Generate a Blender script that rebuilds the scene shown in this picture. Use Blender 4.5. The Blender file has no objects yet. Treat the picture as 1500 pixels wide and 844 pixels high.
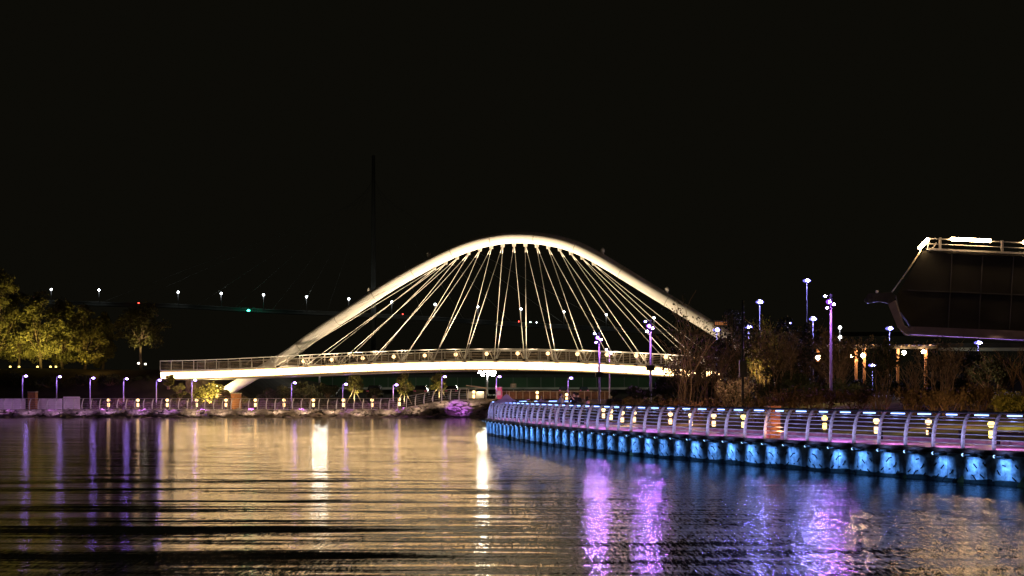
import bpy, bmesh, math, random
import numpy as np
from mathutils import Vector, Matrix
R = math.radians
random.seed(7)
SC = bpy.context.scene
COL = SC.collection

# ------------------------------------------------------------------ camera
F = 2000.0      # focal length in photo pixels (photo is 1500 px wide)
EYE = 2.9       # eye above the water
HY = 571.0      # horizon row in the photo
cam = bpy.data.cameras.new('camera'); camo = bpy.data.objects.new('camera', cam); COL.objects.link(camo)
camo.location = (0, 0, EYE); camo.rotation_euler = (R(90), 0, 0)
cam.sensor_width = 36; cam.lens = 36*F/1500.0; cam.shift_y = (HY-422)/1500.0
cam.clip_start = 0.5; cam.clip_end = 9000
SC.camera = camo
# ------------------------------------------------------------------ night sky
w = bpy.data.worlds.new('World'); SC.world = w; w.use_nodes = True
bg = w.node_tree.nodes['Background']; bg.inputs[0].default_value = (.0036, .0033, .0021, 1); bg.inputs[1].default_value = 1.0
SC.view_settings.view_transform = 'Standard'; SC.view_settings.look = 'None'
SC.view_settings.exposure = 0; SC.view_settings.gamma = 1
SC.render.engine = 'CYCLES'
cy = SC.cycles
cy.use_denoising = True
try: cy.denoiser = 'OPENIMAGEDENOISE'
except Exception: pass
cy.max_bounces = 4; cy.diffuse_bounces = 2; cy.glossy_bounces = 3; cy.transmission_bounces = 2
cy.sample_clamp_indirect = 6; cy.sample_clamp_direct = 0
cy.use_light_tree = True; cy.caustics_reflective = False; cy.caustics_refractive = False

# ------------------------------------------------------------------ pixel -> place helpers (used while laying the place out)
def P(px, py, D): return Vector(((px-750)/F*D, D, EYE-(py-HY)/F*D))
def X(px, D): return (px-750)/F*D
def Zp(py, D): return EYE-(py-HY)/F*D

# ------------------------------------------------------------------ materials
def mat(name, col, rough=.6, var=.25, scale=3.0, metal=0.0, spec=.5, bump=0.0, col2=None):
    m = bpy.data.materials.new(name); m.use_nodes = True
    nt = m.node_tree; b = nt.nodes['Principled BSDF']
    b.inputs['Roughness'].default_value = rough; b.inputs['Metallic'].default_value = metal
    b.inputs['Specular IOR Level'].default_value = spec
    tc = nt.nodes.new('ShaderNodeNewGeometry')
    nz = nt.nodes.new('ShaderNodeTexNoise'); nz.inputs['Scale'].default_value = scale; nz.inputs['Detail'].default_value = 4
    nt.links.new(tc.outputs['Position'], nz.inputs['Vector'])
    rp = nt.nodes.new('ShaderNodeValToRGB')
    lo = [c*(1-var) for c in col]; hi = [min(1, c*(1+var)) for c in (col2 or col)]
    rp.color_ramp.elements[0].position = .33; rp.color_ramp.elements[1].position = .67
    rp.color_ramp.elements[0].color = (*lo, 1); rp.color_ramp.elements[1].color = (*hi, 1)
    nt.links.new(nz.outputs['Fac'], rp.inputs[0]); nt.links.new(rp.outputs[0], b.inputs['Base Color'])
    if bump:
        bp = nt.nodes.new('ShaderNodeBump'); bp.inputs['Strength'].default_value = bump; bp.inputs['Distance'].default_value = .05
        nt.links.new(nz.outputs['Fac'], bp.inputs['Height']); nt.links.new(bp.outputs[0], b.inputs['Normal'])
    return m
def glow(name, col, s):
    m = bpy.data.materials.new(name); m.use_nodes = True
    nt = m.node_tree; nt.nodes.remove(nt.nodes['Principled BSDF'])
    e = nt.nodes.new('ShaderNodeEmission'); e.inputs[0].default_value = (*col, 1); e.inputs[1].default_value = s
    nt.links.new(e.outputs[0], nt.nodes['Material Output'].inputs[0])
    return m
M = {}
M['white_steel'] = mat('white_steel', (.78, .77, .74), .45, .06, .6)
M['cable'] = mat('cable', (.86, .84, .78), .4, .05, 2)
M['socket'] = mat('socket', (.30, .27, .23), .5, .2, 4)
M['rail_metal'] = mat('rail_metal', (.5, .48, .45), .4, .12, 3, .3)
M['deck_steel'] = mat('deck_steel', (.30, .28, .25), .6, .2, 1)
M['mesh_panel'] = mat('mesh_panel', (.4, .32, .24), .6, .3, 2)
M['concrete'] = mat('concrete', (.34, .33, .31), .8, .3, 2.2, bump=.5)
M['quay_concrete'] = mat('quay_concrete', (.44, .44, .44), .75, .5, 4.5, bump=.9)
M['joint_dark'] = mat('joint_dark', (.07, .07, .07), .85, .3, 4)
M['algae'] = mat('algae', (.035, .04, .035), .5, .4, 6)
M['groove'] = mat('groove', (.02, .02, .025), .9, .2, 4)
M['paving'] = mat('paving', (.26, .24, .24), .42, .25, 1.4)
M['pole_grey'] = mat('pole_grey', (.05, .05, .055), .5, .15, 5)
M['dark_metal'] = mat('dark_metal', (.03, .03, .032), .45, .2, 5, .2)
M['post_steel'] = mat('post_steel', (.62, .60, .64), .5, .15, 14, .1)
M['grey_metal'] = mat('grey_metal', (.42, .40, .43), .4, .15, 5, .35)
M['bar_metal'] = mat('bar_metal', (.42, .44, .5), .3, .1, 5, .5)
M['soil'] = mat('soil', (.05, .042, .03), .95, .4, .5, bump=.4)
M['grass'] = mat('grass', (.05, .06, .018), .95, .45, 1.6, bump=.6, col2=(.09, .085, .03))
M['rock'] = mat('rock', (.32, .28, .25), .85, .4, 1.5, bump=.6)
M['brick'] = mat('brick', (.32, .15, .07), .8, .25, 6, bump=.4)
M['bark'] = mat('bark', (.16, .12, .075), .9, .3, 4, bump=.4)
M['hedge'] = mat('hedge', (.13, .10, .09), .8, .5, 1.2)
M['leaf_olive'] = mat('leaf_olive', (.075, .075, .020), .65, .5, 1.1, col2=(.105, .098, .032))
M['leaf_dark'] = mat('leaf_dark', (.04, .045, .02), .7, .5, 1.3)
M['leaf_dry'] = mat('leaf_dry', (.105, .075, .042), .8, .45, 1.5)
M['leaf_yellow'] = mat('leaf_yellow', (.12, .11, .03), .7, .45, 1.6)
M['twig'] = mat('twig', (.20, .13, .08), .85, .3, 3)
M['stake'] = mat('stake', (.5, .44, .32), .8, .2, 3)
M['hull'] = mat('hull', (.014, .014, .011), .55, .3, .5)
M['hull_beam'] = mat('hull_beam', (.2, .165, .16), .5, .15, 1.2)
M['asphalt'] = mat('asphalt', (.05, .05, .05), .8, .2, 1)
M['green_paint'] = mat('green_paint', (.06, .12, .06), .7, .3, .12)
M['pale_wall'] = mat('pale_wall', (.5, .49, .42), .8, .2, .5)
M['car_paint'] = mat('car_paint', (.02, .02, .024), .25, .2, 3)
M['car_glass'] = mat('car_glass', (.03, .035, .04), .1, .1, 3)
M['tyre'] = mat('tyre', (.015, .015, .015), .85, .2, 9)
M['pink'] = mat('pink', (.75, .15, .35), .6, .12, 3)
M['lilac_cloth'] = mat('lilac_cloth', (.55, .48, .62), .7, .12, 3)
M['lilac_panel'] = mat('lilac_panel', (.62, .55, .62), .6, .12, 1.5)
M['timber'] = mat('timber', (.16, .08, .04), .75, .3, 2.5)
M['roof'] = mat('roof', (.4, .33, .25), .7, .2, 2)
M['skin'] = mat('skin', (.5, .32, .24), .6, .08, 8)
M['hair'] = mat('hair', (.012, .01, .009), .5, .2, 20)
M['cloth_black'] = mat('cloth_black', (.015, .015, .018), .85, .3, 8)
M['cloth_blue'] = mat('cloth_blue', (.28, .30, .42), .85, .2, 8)
M['cloth_pink'] = mat('cloth_pink', (.62, .32, .42), .85, .2, 8)
M['cloth_jean'] = mat('cloth_jean', (.06, .07, .12), .85, .2, 8)
M['viaduct'] = mat('viaduct', (.22, .22, .20), .8, .2, .05)
G = {}
G['band'] = glow('fascia_glow', (1.0, .63, .28), 10.5)  # floodlit brightness of the bridge fascia put into the material as emission
G['warm'] = glow('warm_glow', (1.0, .60, .24), 4.2)
G['warm_soft'] = glow('warm_soft_glow', (1.0, .62, .28), 3.4)
G['warm_lamp'] = glow('warm_lamp_glow', (1.0, .58, .26), 300)
G['yellow'] = glow('yellow_glow', (1.0, .72, .18), 4)
G['tube'] = glow('tube_glow', (1.0, .62, .30), 70)
G['violet'] = glow('violet_glow', (.42, .24, 1.0), 34)
G['blueviolet'] = glow('blueviolet_glow', (.34, .30, 1.0), 900)
G['violet_lens'] = glow('violet_lens_glow', (.38, .10, 1.0), 1.3)
G['blue_lens'] = glow('blue_lens_glow', (.22, .20, 1.0), 1.6)
G['magenta'] = glow('magenta_glow', (.50, .15, .95), 1250)
G['ice'] = glow('ice_glow', (.24, .40, 1.0), 5.5)
G['flood'] = glow('flood_glow', (.95, .94, .82), 150)
G['flood_b'] = glow('flood_b_glow', (.95, .92, .80), 62)
G['white'] = glow('white_glow', (1.0, .9, .7), 10)
G['far'] = glow('far_glow', (.85, .92, .95), 16)
G['green'] = glow('green_glow', (.03, .85, .5), 30)
G['red'] = glow('red_glow', (1.0, .06, .04), 10)
G['bluespot'] = glow('bluespot_glow', (.3, .55, 1.0), 4)
G['sign'] = glow('sign_glow', (1.0, .35, .12), .35)
G['blue_strip'] = glow('blue_strip_glow', (.08, .30, 1.0), 1.2)

# ------------------------------------------------------------------ mesh builder
class MB:
    def __init__(s): s.v = []; s.f = []; s.m = []; s.sm = []
    def add(s, vs, fs, mi=0, smooth=False):
        o = len(s.v); s.v += [tuple(v) for v in vs]
        for f in fs: s.f.append(tuple(i+o for i in f)); s.m.append(mi); s.sm.append(smooth)
        return s
    def box(s, c, d, rz=0, mi=0, top=None):
        hx, hy, hz = d[0]/2, d[1]/2, d[2]/2; t = top or (1, 1)
        vs = []
        for z, k in ((-hz, (1, 1)), (hz, t)):
            for x, y in ((-hx, -hy), (hx, -hy), (hx, hy), (-hx, hy)):
                x *= k[0]; y *= k[1]
                vs.append((c[0]+x*math.cos(rz)-y*math.sin(rz), c[1]+x*math.sin(rz)+y*math.cos(rz), c[2]+z))
        return s.add(vs, [(3, 2, 1, 0), (4, 5, 6, 7), (0, 1, 5, 4), (1, 2, 6, 5), (2, 3, 7, 6), (3, 0, 4, 7)], mi)
    def bar(s, a, b, wd, h, mi=0):
        a = Vector(a); b = Vector(b); d = (b-a).normalized()
        up = Vector((0, 0, 1)) if abs(d.z) < .95 else Vector((0, 1, 0))
        r = d.cross(up).normalized(); u = r.cross(d).normalized()
        vs = []
        for p in (a, b):
            for i, j in ((-1, -1), (1, -1), (1, 1), (-1, 1)): vs.append(p+r*i*wd/2+u*j*h/2)
        return s.add(vs, [(3, 2, 1, 0), (4, 5, 6, 7), (0, 1, 5, 4), (1, 2, 6, 5), (2, 3, 7, 6), (3, 0, 4, 7)], mi)
    def tube(s, pts, r, n=8, mi=0, caps=True, smooth=True):
        pts = [Vector(p) for p in pts]; rs = r if isinstance(r, (list, tuple)) else [r]*len(pts)
        vs = []; prev = None
        for i, p in enumerate(pts):
            d = (pts[min(i+1, len(pts)-1)]-pts[max(i-1, 0)]).normalized()
            if prev is None:
                ref = Vector((0, 0, 1)) if abs(d.z) < .9 else Vector((1, 0, 0))
                x = d.cross(ref).normalized()
            else:
                x = (prev-d*prev.dot(d)).normalized()
            prev = x; y = d.cross(x)
            for k in range(n):
                a = 2*math.pi*k/n; vs.append(p+(x*math.cos(a)+y*math.sin(a))*rs[i])
        fs = []
        for i in range(len(pts)-1):
            for k in range(n):
                k2 = (k+1) % n; fs.append((i*n+k, i*n+k2, (i+1)*n+k2, (i+1)*n+k))
        s.add(vs, fs, mi, smooth)
        if caps:
            o = len(s.v)-len(vs)
            s.f.append(tuple(o+k for k in range(n))[::-1]); s.m.append(mi); s.sm.append(False)
            s.f.append(tuple(o+(len(pts)-1)*n+k for k in range(n))); s.m.append(mi); s.sm.append(False)
        return s
    def lathe(s, c, prof, n=12, mi=0, smooth=True):
        c = Vector(c); vs = []; fs = []
        for r, z in prof:
            for k in range(n):
                a = 2*math.pi*k/n; vs.append(c+Vector((r*math.cos(a), r*math.sin(a), z)))
        for i in range(len(prof)-1):
            for k in range(n):
                k2 = (k+1) % n; fs.append((i*n+k, i*n+k2, (i+1)*n+k2, (i+1)*n+k))
        fs.append(tuple(range(n))[::-1]); fs.append(tuple((len(prof)-1)*n+k for k in range(n)))
        return s.add(vs, fs, mi, smooth)
    def ball(s, c, r, n=12, mi=0, sq=1.0):
        return s.lathe(c, [(max(.001, r*math.sin(math.pi*i/8)), -r*sq*math.cos(math.pi*i/8)) for i in range(9)], n, mi)
    def prism(s, pts, dvec, mi=0):
        n = len(pts); d = Vector(dvec); vs = [Vector(p) for p in pts]+[Vector(p)+d for p in pts]
        fs = [tuple(range(n)), tuple(range(n, 2*n))[::-1]]+[((i+1) % n, i, i+n, (i+1) % n+n) for i in range(n)]
        return s.add(vs, fs, mi)
    def build(s, name, mats, parent=None, origin=None):
        me = bpy.data.meshes.new(name)
        o = Vector(origin) if origin is not None else (Vector(parent.get('_o', (0, 0, 0))) if parent is not None else Vector((0, 0, 0)))
        me.from_pydata([(v[0]-o[0], v[1]-o[1], v[2]-o[2]) for v in s.v], [], s.f)
        if not isinstance(mats, (list, tuple)): mats = [mats]
        for m_ in mats: me.materials.append(m_)
        me.polygons.foreach_set('material_index', s.m); me.polygons.foreach_set('use_smooth', s.sm)
        me.update()
        ob = bpy.data.objects.new(name, me); COL.objects.link(ob)
        if parent is not None: ob.parent = parent
        elif origin is not None: ob.location = o
        return ob
def tag(o, label=None, cat=None, group=None, kind=None):
    if label: o['label'] = label
    if cat: o['category'] = cat
    if group: o['group'] = group
    if kind: o['kind'] = kind
    return o
ORG = {}
def thing(name, label, cat, loc=(0, 0, 0), group=None, rz=0, local=False):
    """Empty at the thing's base. Children are given in world coordinates unless local=True."""
    o = bpy.data.objects.new(name, None); COL.objects.link(o); o.location = loc; o.rotation_euler = (0, 0, rz)
    o.empty_display_size = .3
    if not local: o['_o'] = tuple(loc)
    return tag(o, label, cat, group)
def dup(o, loc, rz=None, label=None, parent=None):
    c = o.copy(); COL.objects.link(c)
    if parent is not None: c.parent = parent
    else:
        c.location = loc
        if rz is not None: c.rotation_euler = (0, 0, rz)
        if label: c['label'] = label
    for ch in list(o.children): dup(ch, None, parent=c)
    return c
def light(kind, loc, col, e, parent=None, aim=None, size=.1, spot=None, blend=.6, name='lamp_light'):
    l = bpy.data.lights.new(name, kind); l.color = col; l.energy = e
    if kind == 'AREA':
        l.shape = 'RECTANGLE'; l.size, l.size_y = size
        if spot: l.spread = R(spot)
    else: l.shadow_soft_size = size
    if kind == 'SPOT': l.spot_size = R(spot or 90); l.spot_blend = blend
    o = bpy.data.objects.new(name, l); COL.objects.link(o)
    o.visible_glossy = False   # modelled lamp heads mirror in the water instead; fill lights have no fixture
    loc = Vector(loc)
    if parent is not None:
        o.parent = parent; o.location = loc-Vector(parent.get('_o', (0, 0, 0)))
    else: o.location = loc
    if aim is not None:
        o.rotation_euler = (Vector(aim)-loc).to_track_quat('-Z', 'Y').to_euler()
    return o
NTH = ['first', 'second', 'third', 'fourth', 'fifth', 'sixth', 'seventh', 'eighth', 'ninth', 'tenth', 'eleventh', 'twelfth', 'thirteenth', 'fourteenth', 'fifteenth', 'sixteenth']
def sstep(a, b, x):
    t = min(1, max(0, (x-a)/(b-a))); return t*t*(3-2*t)

# ------------------------------------------------------------------ water
def water_material():
    m = bpy.data.materials.new('canal_water'); m.use_nodes = True; nt = m.node_tree; N = nt.nodes; L = nt.links
    b = N['Principled BSDF']; b.inputs['Base Color'].default_value = (.004, .004, .004, 1)
    b.inputs['Roughness'].default_value = .09; b.inputs['IOR'].default_value = 1.36
    geo = N.new('ShaderNodeNewGeometry')
    def mapped(sx, sy, rot=0, off=0):
        mp = N.new('ShaderNodeMapping'); mp.inputs['Scale'].default_value = (sx, sy, 1); mp.inputs['Rotation'].default_value = (0, 0, R(rot))
        mp.inputs['Location'].default_value = (off, off*.7, 0)
        L.new(geo.outputs['Position'], mp.inputs['Vector']); return mp
    def noise(mp, detail=2, dist=0, rough=.5):
        n = N.new('ShaderNodeTexNoise'); n.inputs['Scale'].default_value = 1; n.inputs['Detail'].default_value = detail
        n.inputs['Roughness'].default_value = rough; n.inputs['Distortion'].default_value = dist
        L.new(mp.outputs[0], n.inputs['Vector']); return n.outputs['Color']
    def vm(op, a, b_=None, vec=None):
        n = N.new('ShaderNodeVectorMath'); n.operation = op; L.new(a, n.inputs[0])
        if b_ is not None: L.new(b_, n.inputs[1])
        if vec is not None: n.inputs[1].default_value = vec
        return n.outputs[0]
    def scaled(a, fac):
        n = N.new('ShaderNodeVectorMath'); n.operation = 'SCALE'; L.new(a, n.inputs[0]); L.new(fac, n.inputs['Scale']); return n.outputs[0]
    def ramp(inp, a, b_, lo=0, hi=1):
        n = N.new('ShaderNodeMapRange'); n.interpolation_type = 'SMOOTHSTEP'
        n.inputs[1].default_value = a; n.inputs[2].default_value = b_; n.inputs[3].default_value = lo; n.inputs[4].default_value = hi
        L.new(inp, n.inputs[0]); return n.outputs[0]
    sep = N.new('ShaderNodeSeparateXYZ'); L.new(geo.outputs['Position'], sep.inputs[0])
    half = (.5, .5, .5)
    A = vm('MULTIPLY', vm('SUBTRACT', noise(mapped(.22, 2.6, 1), 3, .15, .6), vec=half), vec=(.04, WA, 0))
    B = vm('MULTIPLY', vm('SUBTRACT', noise(mapped(.045, .70, .8, 23), 3, .5, .55), vec=half), vec=(0, WB, 0))
    # near part of the canal rolls more than the sheltered far part
    near = ramp(sep.outputs['Y'], 34, 62, 1.0, .15)
    lf = ramp(sep.outputs['X'], -9, 5, 1.0, .12); B = scaled(scaled(B, near), lf)
    C = vm('MULTIPLY', vm('SUBTRACT', noise(mapped(26.0, 2.6, 3, 3), 2, .2, .8), vec=half), vec=(.62, .34, 0))
    # small chop by the right-hand quay wall
    qx = N.new('ShaderNodeMath'); qx.operation = 'MULTIPLY_ADD'; qx.inputs[1].default_value = .05; L.new(sep.outputs['Y'], qx.inputs[0]); L.new(sep.outputs['X'], qx.inputs[2])
    chop = ramp(qx.outputs[0], 0.6, 5.5, 0.32, 1.0)
    C = scaled(C, chop)
    L.new(ramp(qx.outputs[0], 1.0, 7.5, .115, .15), b.inputs['Roughness'])
    s = vm('ADD', vm('ADD', A, B), C)
    # tilt of the mean facet that faces the viewer
    s = vm('ADD', s, vec=(0, 0, 1))
    nrm = vm('NORMALIZE', s)
    L.new(nrm, b.inputs['Normal'])
    return m
WA, WB = .21, .24
mb = MB(); mb.add([(-700, -60, 0), (700, -60, 0), (700, 420, 0), (-700, 420, 0)], [(0, 1, 2, 3)])
wt = mb.build('water', water_material()); tag(wt, 'dark rippled canal water with golden and violet reflections', 'water', kind='structure')

# ------------------------------------------------------------------ land
QP = [(30, 19), (24, 26.5), (19, 34), (14.7, 41.75), (10.37, 50.1), (6.09, 58.8), (3.54, 65.6), (1.05, 75), (-.37, 81.9), (-1.07, 85.6), (-1.6, 89.2),
      (-1.15, 91.8), (.3, 93.3), (3, 95), (8, 99), (14, 106), (17, 116)]
def catmull(pts, n=12):
    pts = [np.array(p, float) for p in pts]; out = []
    ext = [2*pts[0]-pts[1]]+pts+[2*pts[-1]-pts[-2]]
    for i in range(1, len(ext)-2):
        p0, p1, p2, p3 = ext[i-1:i+3]
        for k in range(n):
            t = k/n
            out.append(.5*((2*p1)+(-p0+p2)*t+(2*p0-5*p1+4*p2-p3)*t*t+(-p0+3*p1-3*p2+p3)*t**3))
    out.append(pts[-1]); return out
def resample(pts, d):
    out = [pts[0]]; acc = 0
    for a, b in zip(pts[:-1], pts[1:]):
        L = np.linalg.norm(b-a); pos = 0
        while acc+(L-pos) >= d:
            pos += d-acc; acc = 0; out.append(a+(b-a)*pos/L)
        acc += L-pos
    return out
qc = catmull(QP)
QD = 1.05   # quay deck height
quay = resample(qc, 1.25)
qn = []     # inland normal at each resampled point
for i in range(len(quay)):
    t = quay[min(i+1, len(quay)-1)]-quay[max(i-1, 0)]; t = t/np.linalg.norm(t)
    qn.append(np.array((t[1], -t[0])))   # walking away from the camera, inland is to the right
def offs(pts, d):
    out = []
    for i in range(len(pts)):
        t = pts[min(i+1, len(pts)-1)]-pts[max(i-1, 0)]; t = t/np.linalg.norm(t); out.append(pts[i]+np.array((t[1], -t[0]))*d)
    return out
poly = np.array([tuple(p) for p in qc]+[(16, 132), (14, 150), (120, 150), (120, 19)])
def inside(x, y):
    c = False; n = len(poly); j = n-1
    for i in range(n):
        xi, yi = poly[i]; xj, yj = poly[j]
        if (yi > y) != (yj > y) and x < (xj-xi)*(y-yi)/(yj-yi)+xi: c = not c
        j = i
    return c
qarr = np.array(qc); 
def qdist(x, y):
    a = qarr[:-1]; b = qarr[1:]; p = np.array((x, y)); ab = b-a
    t = np.clip(((p-a)*ab).sum(1)/(ab*ab).sum(1), 0, 1); return float(np.sqrt((((a+ab*t[:, None])-p)**2).sum(1)).min())
def hnoise(x, y): return .5*math.sin(x*.31+1.3*math.sin(y*.17))+.5*math.sin(y*.23+1.7*math.sin(x*.13+2))
def right_z(x, y):
    if not inside(x, y): return -1.2
    d = qdist(x, y)
    if d < .3: return -.6
    if y < 92 and d < 4.2: return QD-.05
    return QD-.05+.25*sstep(4.2, 9, d)+.9*sstep(9, 18, d)+.25*hnoise(x, y)*sstep(8, 16, d)+.6*sstep(20, 60, d)
def prom_z(x): return .8+1.0*sstep(-13.5, -6, x)
def far_z(x, y):
    """far bank and everything behind it"""
    sh = 141.5+.5*math.sin(x*.35)+.3*math.sin(x*1.1)
    if y < sh: return -.9
    pz = prom_z(x)
    if y < 144.6: return -.25+(pz+.15-.0)*sstep(sh, 144.6, y)
    if y < 150: return pz-.03
    lev = 1-sstep(-38, -31, x)
    left = pz+(5.3-pz)*sstep(150.5, 164, y)
    mid = pz+(2.0-pz)*sstep(150, 185, y)
    z = left*lev+mid*(1-lev)
    z += .15*hnoise(x, y)*sstep(151, 160, y)
    if y > 220: z = z+(2.15-z)*sstep(220, 330, y)
    return z
def grid(name, xs, ys, fn, m, label, cat):
    mb = MB(); vs = [(x, y, fn(x, y)) for y in ys for x in xs]; nx = len(xs)
    fs = [(j*nx+i, j*nx+i+1, (j+1)*nx+i+1, (j+1)*nx+i) for j in range(len(ys)-1) for i in range(nx-1)
          if max(vs[q][2] for q in (j*nx+i, j*nx+i+1, (j+1)*nx+i+1, (j+1)*nx+i)) > -.55]
    mb.add(vs, fs, 0, True); o = mb.build(name, m); tag(o, label, cat, kind='structure'); return o
grid('ground', list(np.arange(-2, 60, 1.1)), list(np.arange(19, 152, 1.1)), right_z, M['grass'], 'low grassy bank behind the right promenade', 'ground')
xs = list(np.arange(-90, 60, 1.5)); xs = [-3000, -600, -200]+xs+[80, 200, 600, 3000]
ys = list(np.arange(140, 190, .8))+[195, 205, 220, 240, 260, 290, 330, 600, 1500, 6000]
grid('terrain', xs, ys, far_z, M['soil'], 'dark earth bank and level ground across the canal', 'ground')

# right promenade paving
inner = offs(quay, 3.6)
mb = MB(); lim = [i for i in range(len(quay)) if quay[i][1] < 90.5]
for i in lim[:-1]:
    a, b, c, d = quay[i], quay[i+1], inner[i+1], inner[i]
    if np.dot(c-d, b-a) <= 0: c = d
    mb.add([(*a, QD), (*b, QD), (*c, QD), (*d, QD)], [(0, 3, 2, 1)])
tag(mb.build('promenade', M['paving']), 'paved quay promenade washed in pink light', 'promenade', kind='structure')
# kerb that edges the lawn
kb = [(p[0], p[1]) for p in offs(quay, 3.68)]
mb = MB()
for a, b in zip(kb[:-1], kb[1:]):
    if a[1] < 84: mb.bar((*a, QD+.05), (*b, QD+.05), .14, .12)
tag(mb.build('kerb', M['concrete']), 'pale kerb between promenade and lawn', 'kerb', kind='structure')
# left (far) promenade
mb = MB(); xx = list(np.arange(-75, 8, 1.0))
for a, b in zip(xx[:-1], xx[1:]):
    mb.add([(a, 144.6, prom_z(a)+.01), (b, 144.6, prom_z(b)+.01), (b, 149.6, prom_z(b)+.01), (a, 149.6, prom_z(a)+.01)], [(0, 1, 2, 3)])
    mb.add([(a, 144.58, prom_z(a)+.03), (b, 144.58, prom_z(b)+.03), (b, 144.58, prom_z(b)-.45), (a, 144.58, prom_z(a)-.45)], [(3, 2, 1, 0)])
tag(mb.build('path', M['paving']), 'far waterside path with violet light pools', 'path', kind='structure')

# ------------------------------------------------------------------ rocks along the far shore (too many to count)
mb = MB(); rnd = random.Random(3)
def rock(mb, c, r, rnd):
    vs = []; base = [(0, 0, -1), (0, 0, 1), (1, 0, 0), (-1, 0, 0), (0, 1, 0), (0, -1, 0), (.7, .7, 0), (-.7, .7, 0), (.7, -.7, 0), (-.7, -.7, 0)]
    bm = bmesh.new(); bmesh.ops.create_icosphere(bm, subdivisions=1, radius=1)
    sx, sy, sz = r*rnd.uniform(.8, 1.5), r*rnd.uniform(.7, 1.2), r*rnd.uniform(.35, .65)
    vs = [(c[0]+v.co.x*sx*rnd.uniform(.8, 1.15), c[1]+v.co.y*sy*rnd.uniform(.8, 1.15), c[2]+v.co.z*sz*rnd.uniform(.8, 1.15)) for v in bm.verts]
    fs = [tuple(v.index for v in f.verts) for f in bm.faces]; bm.free(); mb.add(vs, fs)
for i in range(1500):
    x = rnd.uniform(-62, 6); y = rnd.uniform(141.2, 144.4)
    if x > -8 and rnd.random() < .2: continue
    rock(mb, (x, y, max(-.1, far_z(x, y))+.03), rnd.uniform(.22, .5), rnd)
tag(mb.build('shore_rocks', M['rock']), 'rough boulders heaped along the far waterline, lit violet in patches', 'rocks', kind='stuff')

# ------------------------------------------------------------------ the footbridge
PHI = R(25); BC = np.array((X(752, 139), 139.0)); U = np.array((math.cos(PHI), -math.sin(PHI))); NN = np.array((math.sin(PHI), math.cos(PHI)))
HWD = 3.25
def PB(px, py, off):
    k = (px-750)/F; t = (BC.dot(NN)+off)/(k*NN[0]+NN[1]); return P(px, py, t)
def S(p): return (np.array((p[0], p[1]))-BC).dot(U)
def BW(s, off, z): q = BC+U*s+NN*off; return Vector((q[0], q[1], z))
base = [(232, 543.5), (320, 540), (402, 537), (451, 535.3), (543, 532), (635, 529), (681, 527.6), (728, 526.8), (770, 526.6), (814, 527.6), (859, 529.6), (902, 532), (950, 535), (1032, 541), (1110, 547.5), (1200, 555)]
bs = [PB(x, y, -HWD) for x, y in base]; bss = [S(p) for p in bs]; bz = [p.z for p in bs]
cf = np.polyfit(bss, bz, 4)
def zd(s): return float(np.polyval(cf, s))
S0, S1 = bss[0]+.3, bss[-1]
br = thing('footbridge', 'white arched footbridge with fanned cables and floodlit deck edge', 'bridge', BW(0, 0, 0))
arc_px = [(333, 573), (361, 556), (419, 522), (458, 494), (499.5, 466), (532.6, 444), (580, 413.5), (632, 384.7), (680, 362.5), (720, 351.3), (757, 347.5), (800, 350.5), (839, 360.5), (879, 380), (945.5, 420.5), (1012, 461), (1080, 503), (1150, 546), (1196, 574)]
ap = [np.array(PB(x, y, 0)) for x, y in arc_px]
ac = catmull(ap, 8)
arch_s = np.array([S(p) for p in ac]); arch_z = np.array([p[2] for p in ac])
def za(s): return float(np.interp(s, arch_s, arch_z))
RA = .62
mb = MB(); mb.tube([Vector(p) for p in ac], RA, 24); mb.build('arch', M['white_steel'], br)
for q, (a, lab) in enumerate(((ac[0], 'left'), (ac[-1], 'right'))):
    m2 = MB(); m2.box((a[0], a[1], a[2]-1.2), (2.2, 2.2, 1.8), -PHI, top=(.8, .8)); m2.build('footing', M['bark'], br)
# deck slab, underside box and the fascia, its floodlit look given by emission
ss = list(np.linspace(S0, S1, 90))
def ribbon(mb, prof, ss, mi=0, close=True, smooth=False):
    n = len(prof); vs = []
    for s in ss:
        z = zd(s)
        for o, dz in prof: vs.append(BW(s, o, z+dz))
    fs = [(i*n+k, i*n+(k+1) % n, (i+1)*n+(k+1) % n, (i+1)*n+k) for i in range(len(ss)-1) for k in range(n if close else n-1)]
    fs += [tuple(range(n))[::-1], tuple((len(ss)-1)*n+k for k in range(n))] if close else []
    return mb.add(vs, fs, mi, smooth)
mb = MB(); ribbon(mb, [(-3.25, 0), (3.25, 0), (3.25, -.14), (3.12, -.16), (2.5, -1.02), (-2.5, -1.02), (-3.12, -.16), (-3.25, -.14)], ss); mb.build('deck', M['deck_steel'], br)
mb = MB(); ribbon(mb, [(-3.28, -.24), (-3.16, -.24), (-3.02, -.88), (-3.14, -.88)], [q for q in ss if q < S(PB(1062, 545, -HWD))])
o = mb.build('emissive_fascia', G['band'], br); o['label'] = 'white fascia along the near deck edge, floodlighting painted in as glow'
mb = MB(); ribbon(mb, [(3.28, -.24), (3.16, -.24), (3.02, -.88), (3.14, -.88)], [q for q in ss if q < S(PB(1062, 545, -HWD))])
mb.build('emissive_fascia', G['band'], br)
for k in range(26):
    s_ = S0+1.2+k*(S1-S0-2.4)/25; z = zd(s_); mb = MB()
    mb.bar(BW(s_, -3.30, z-.2), BW(s_, -3.15, z-.96), .07, .05); mb.build('fascia_joint', M['white_steel'], br)
mb = MB(); ribbon(mb, [(-3.16, -1.0), (-3.16, -1.06), (3.16, -1.06), (3.16, -1.0)], ss); mb.build('bottom_flange', M['deck_steel'], br)
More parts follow.
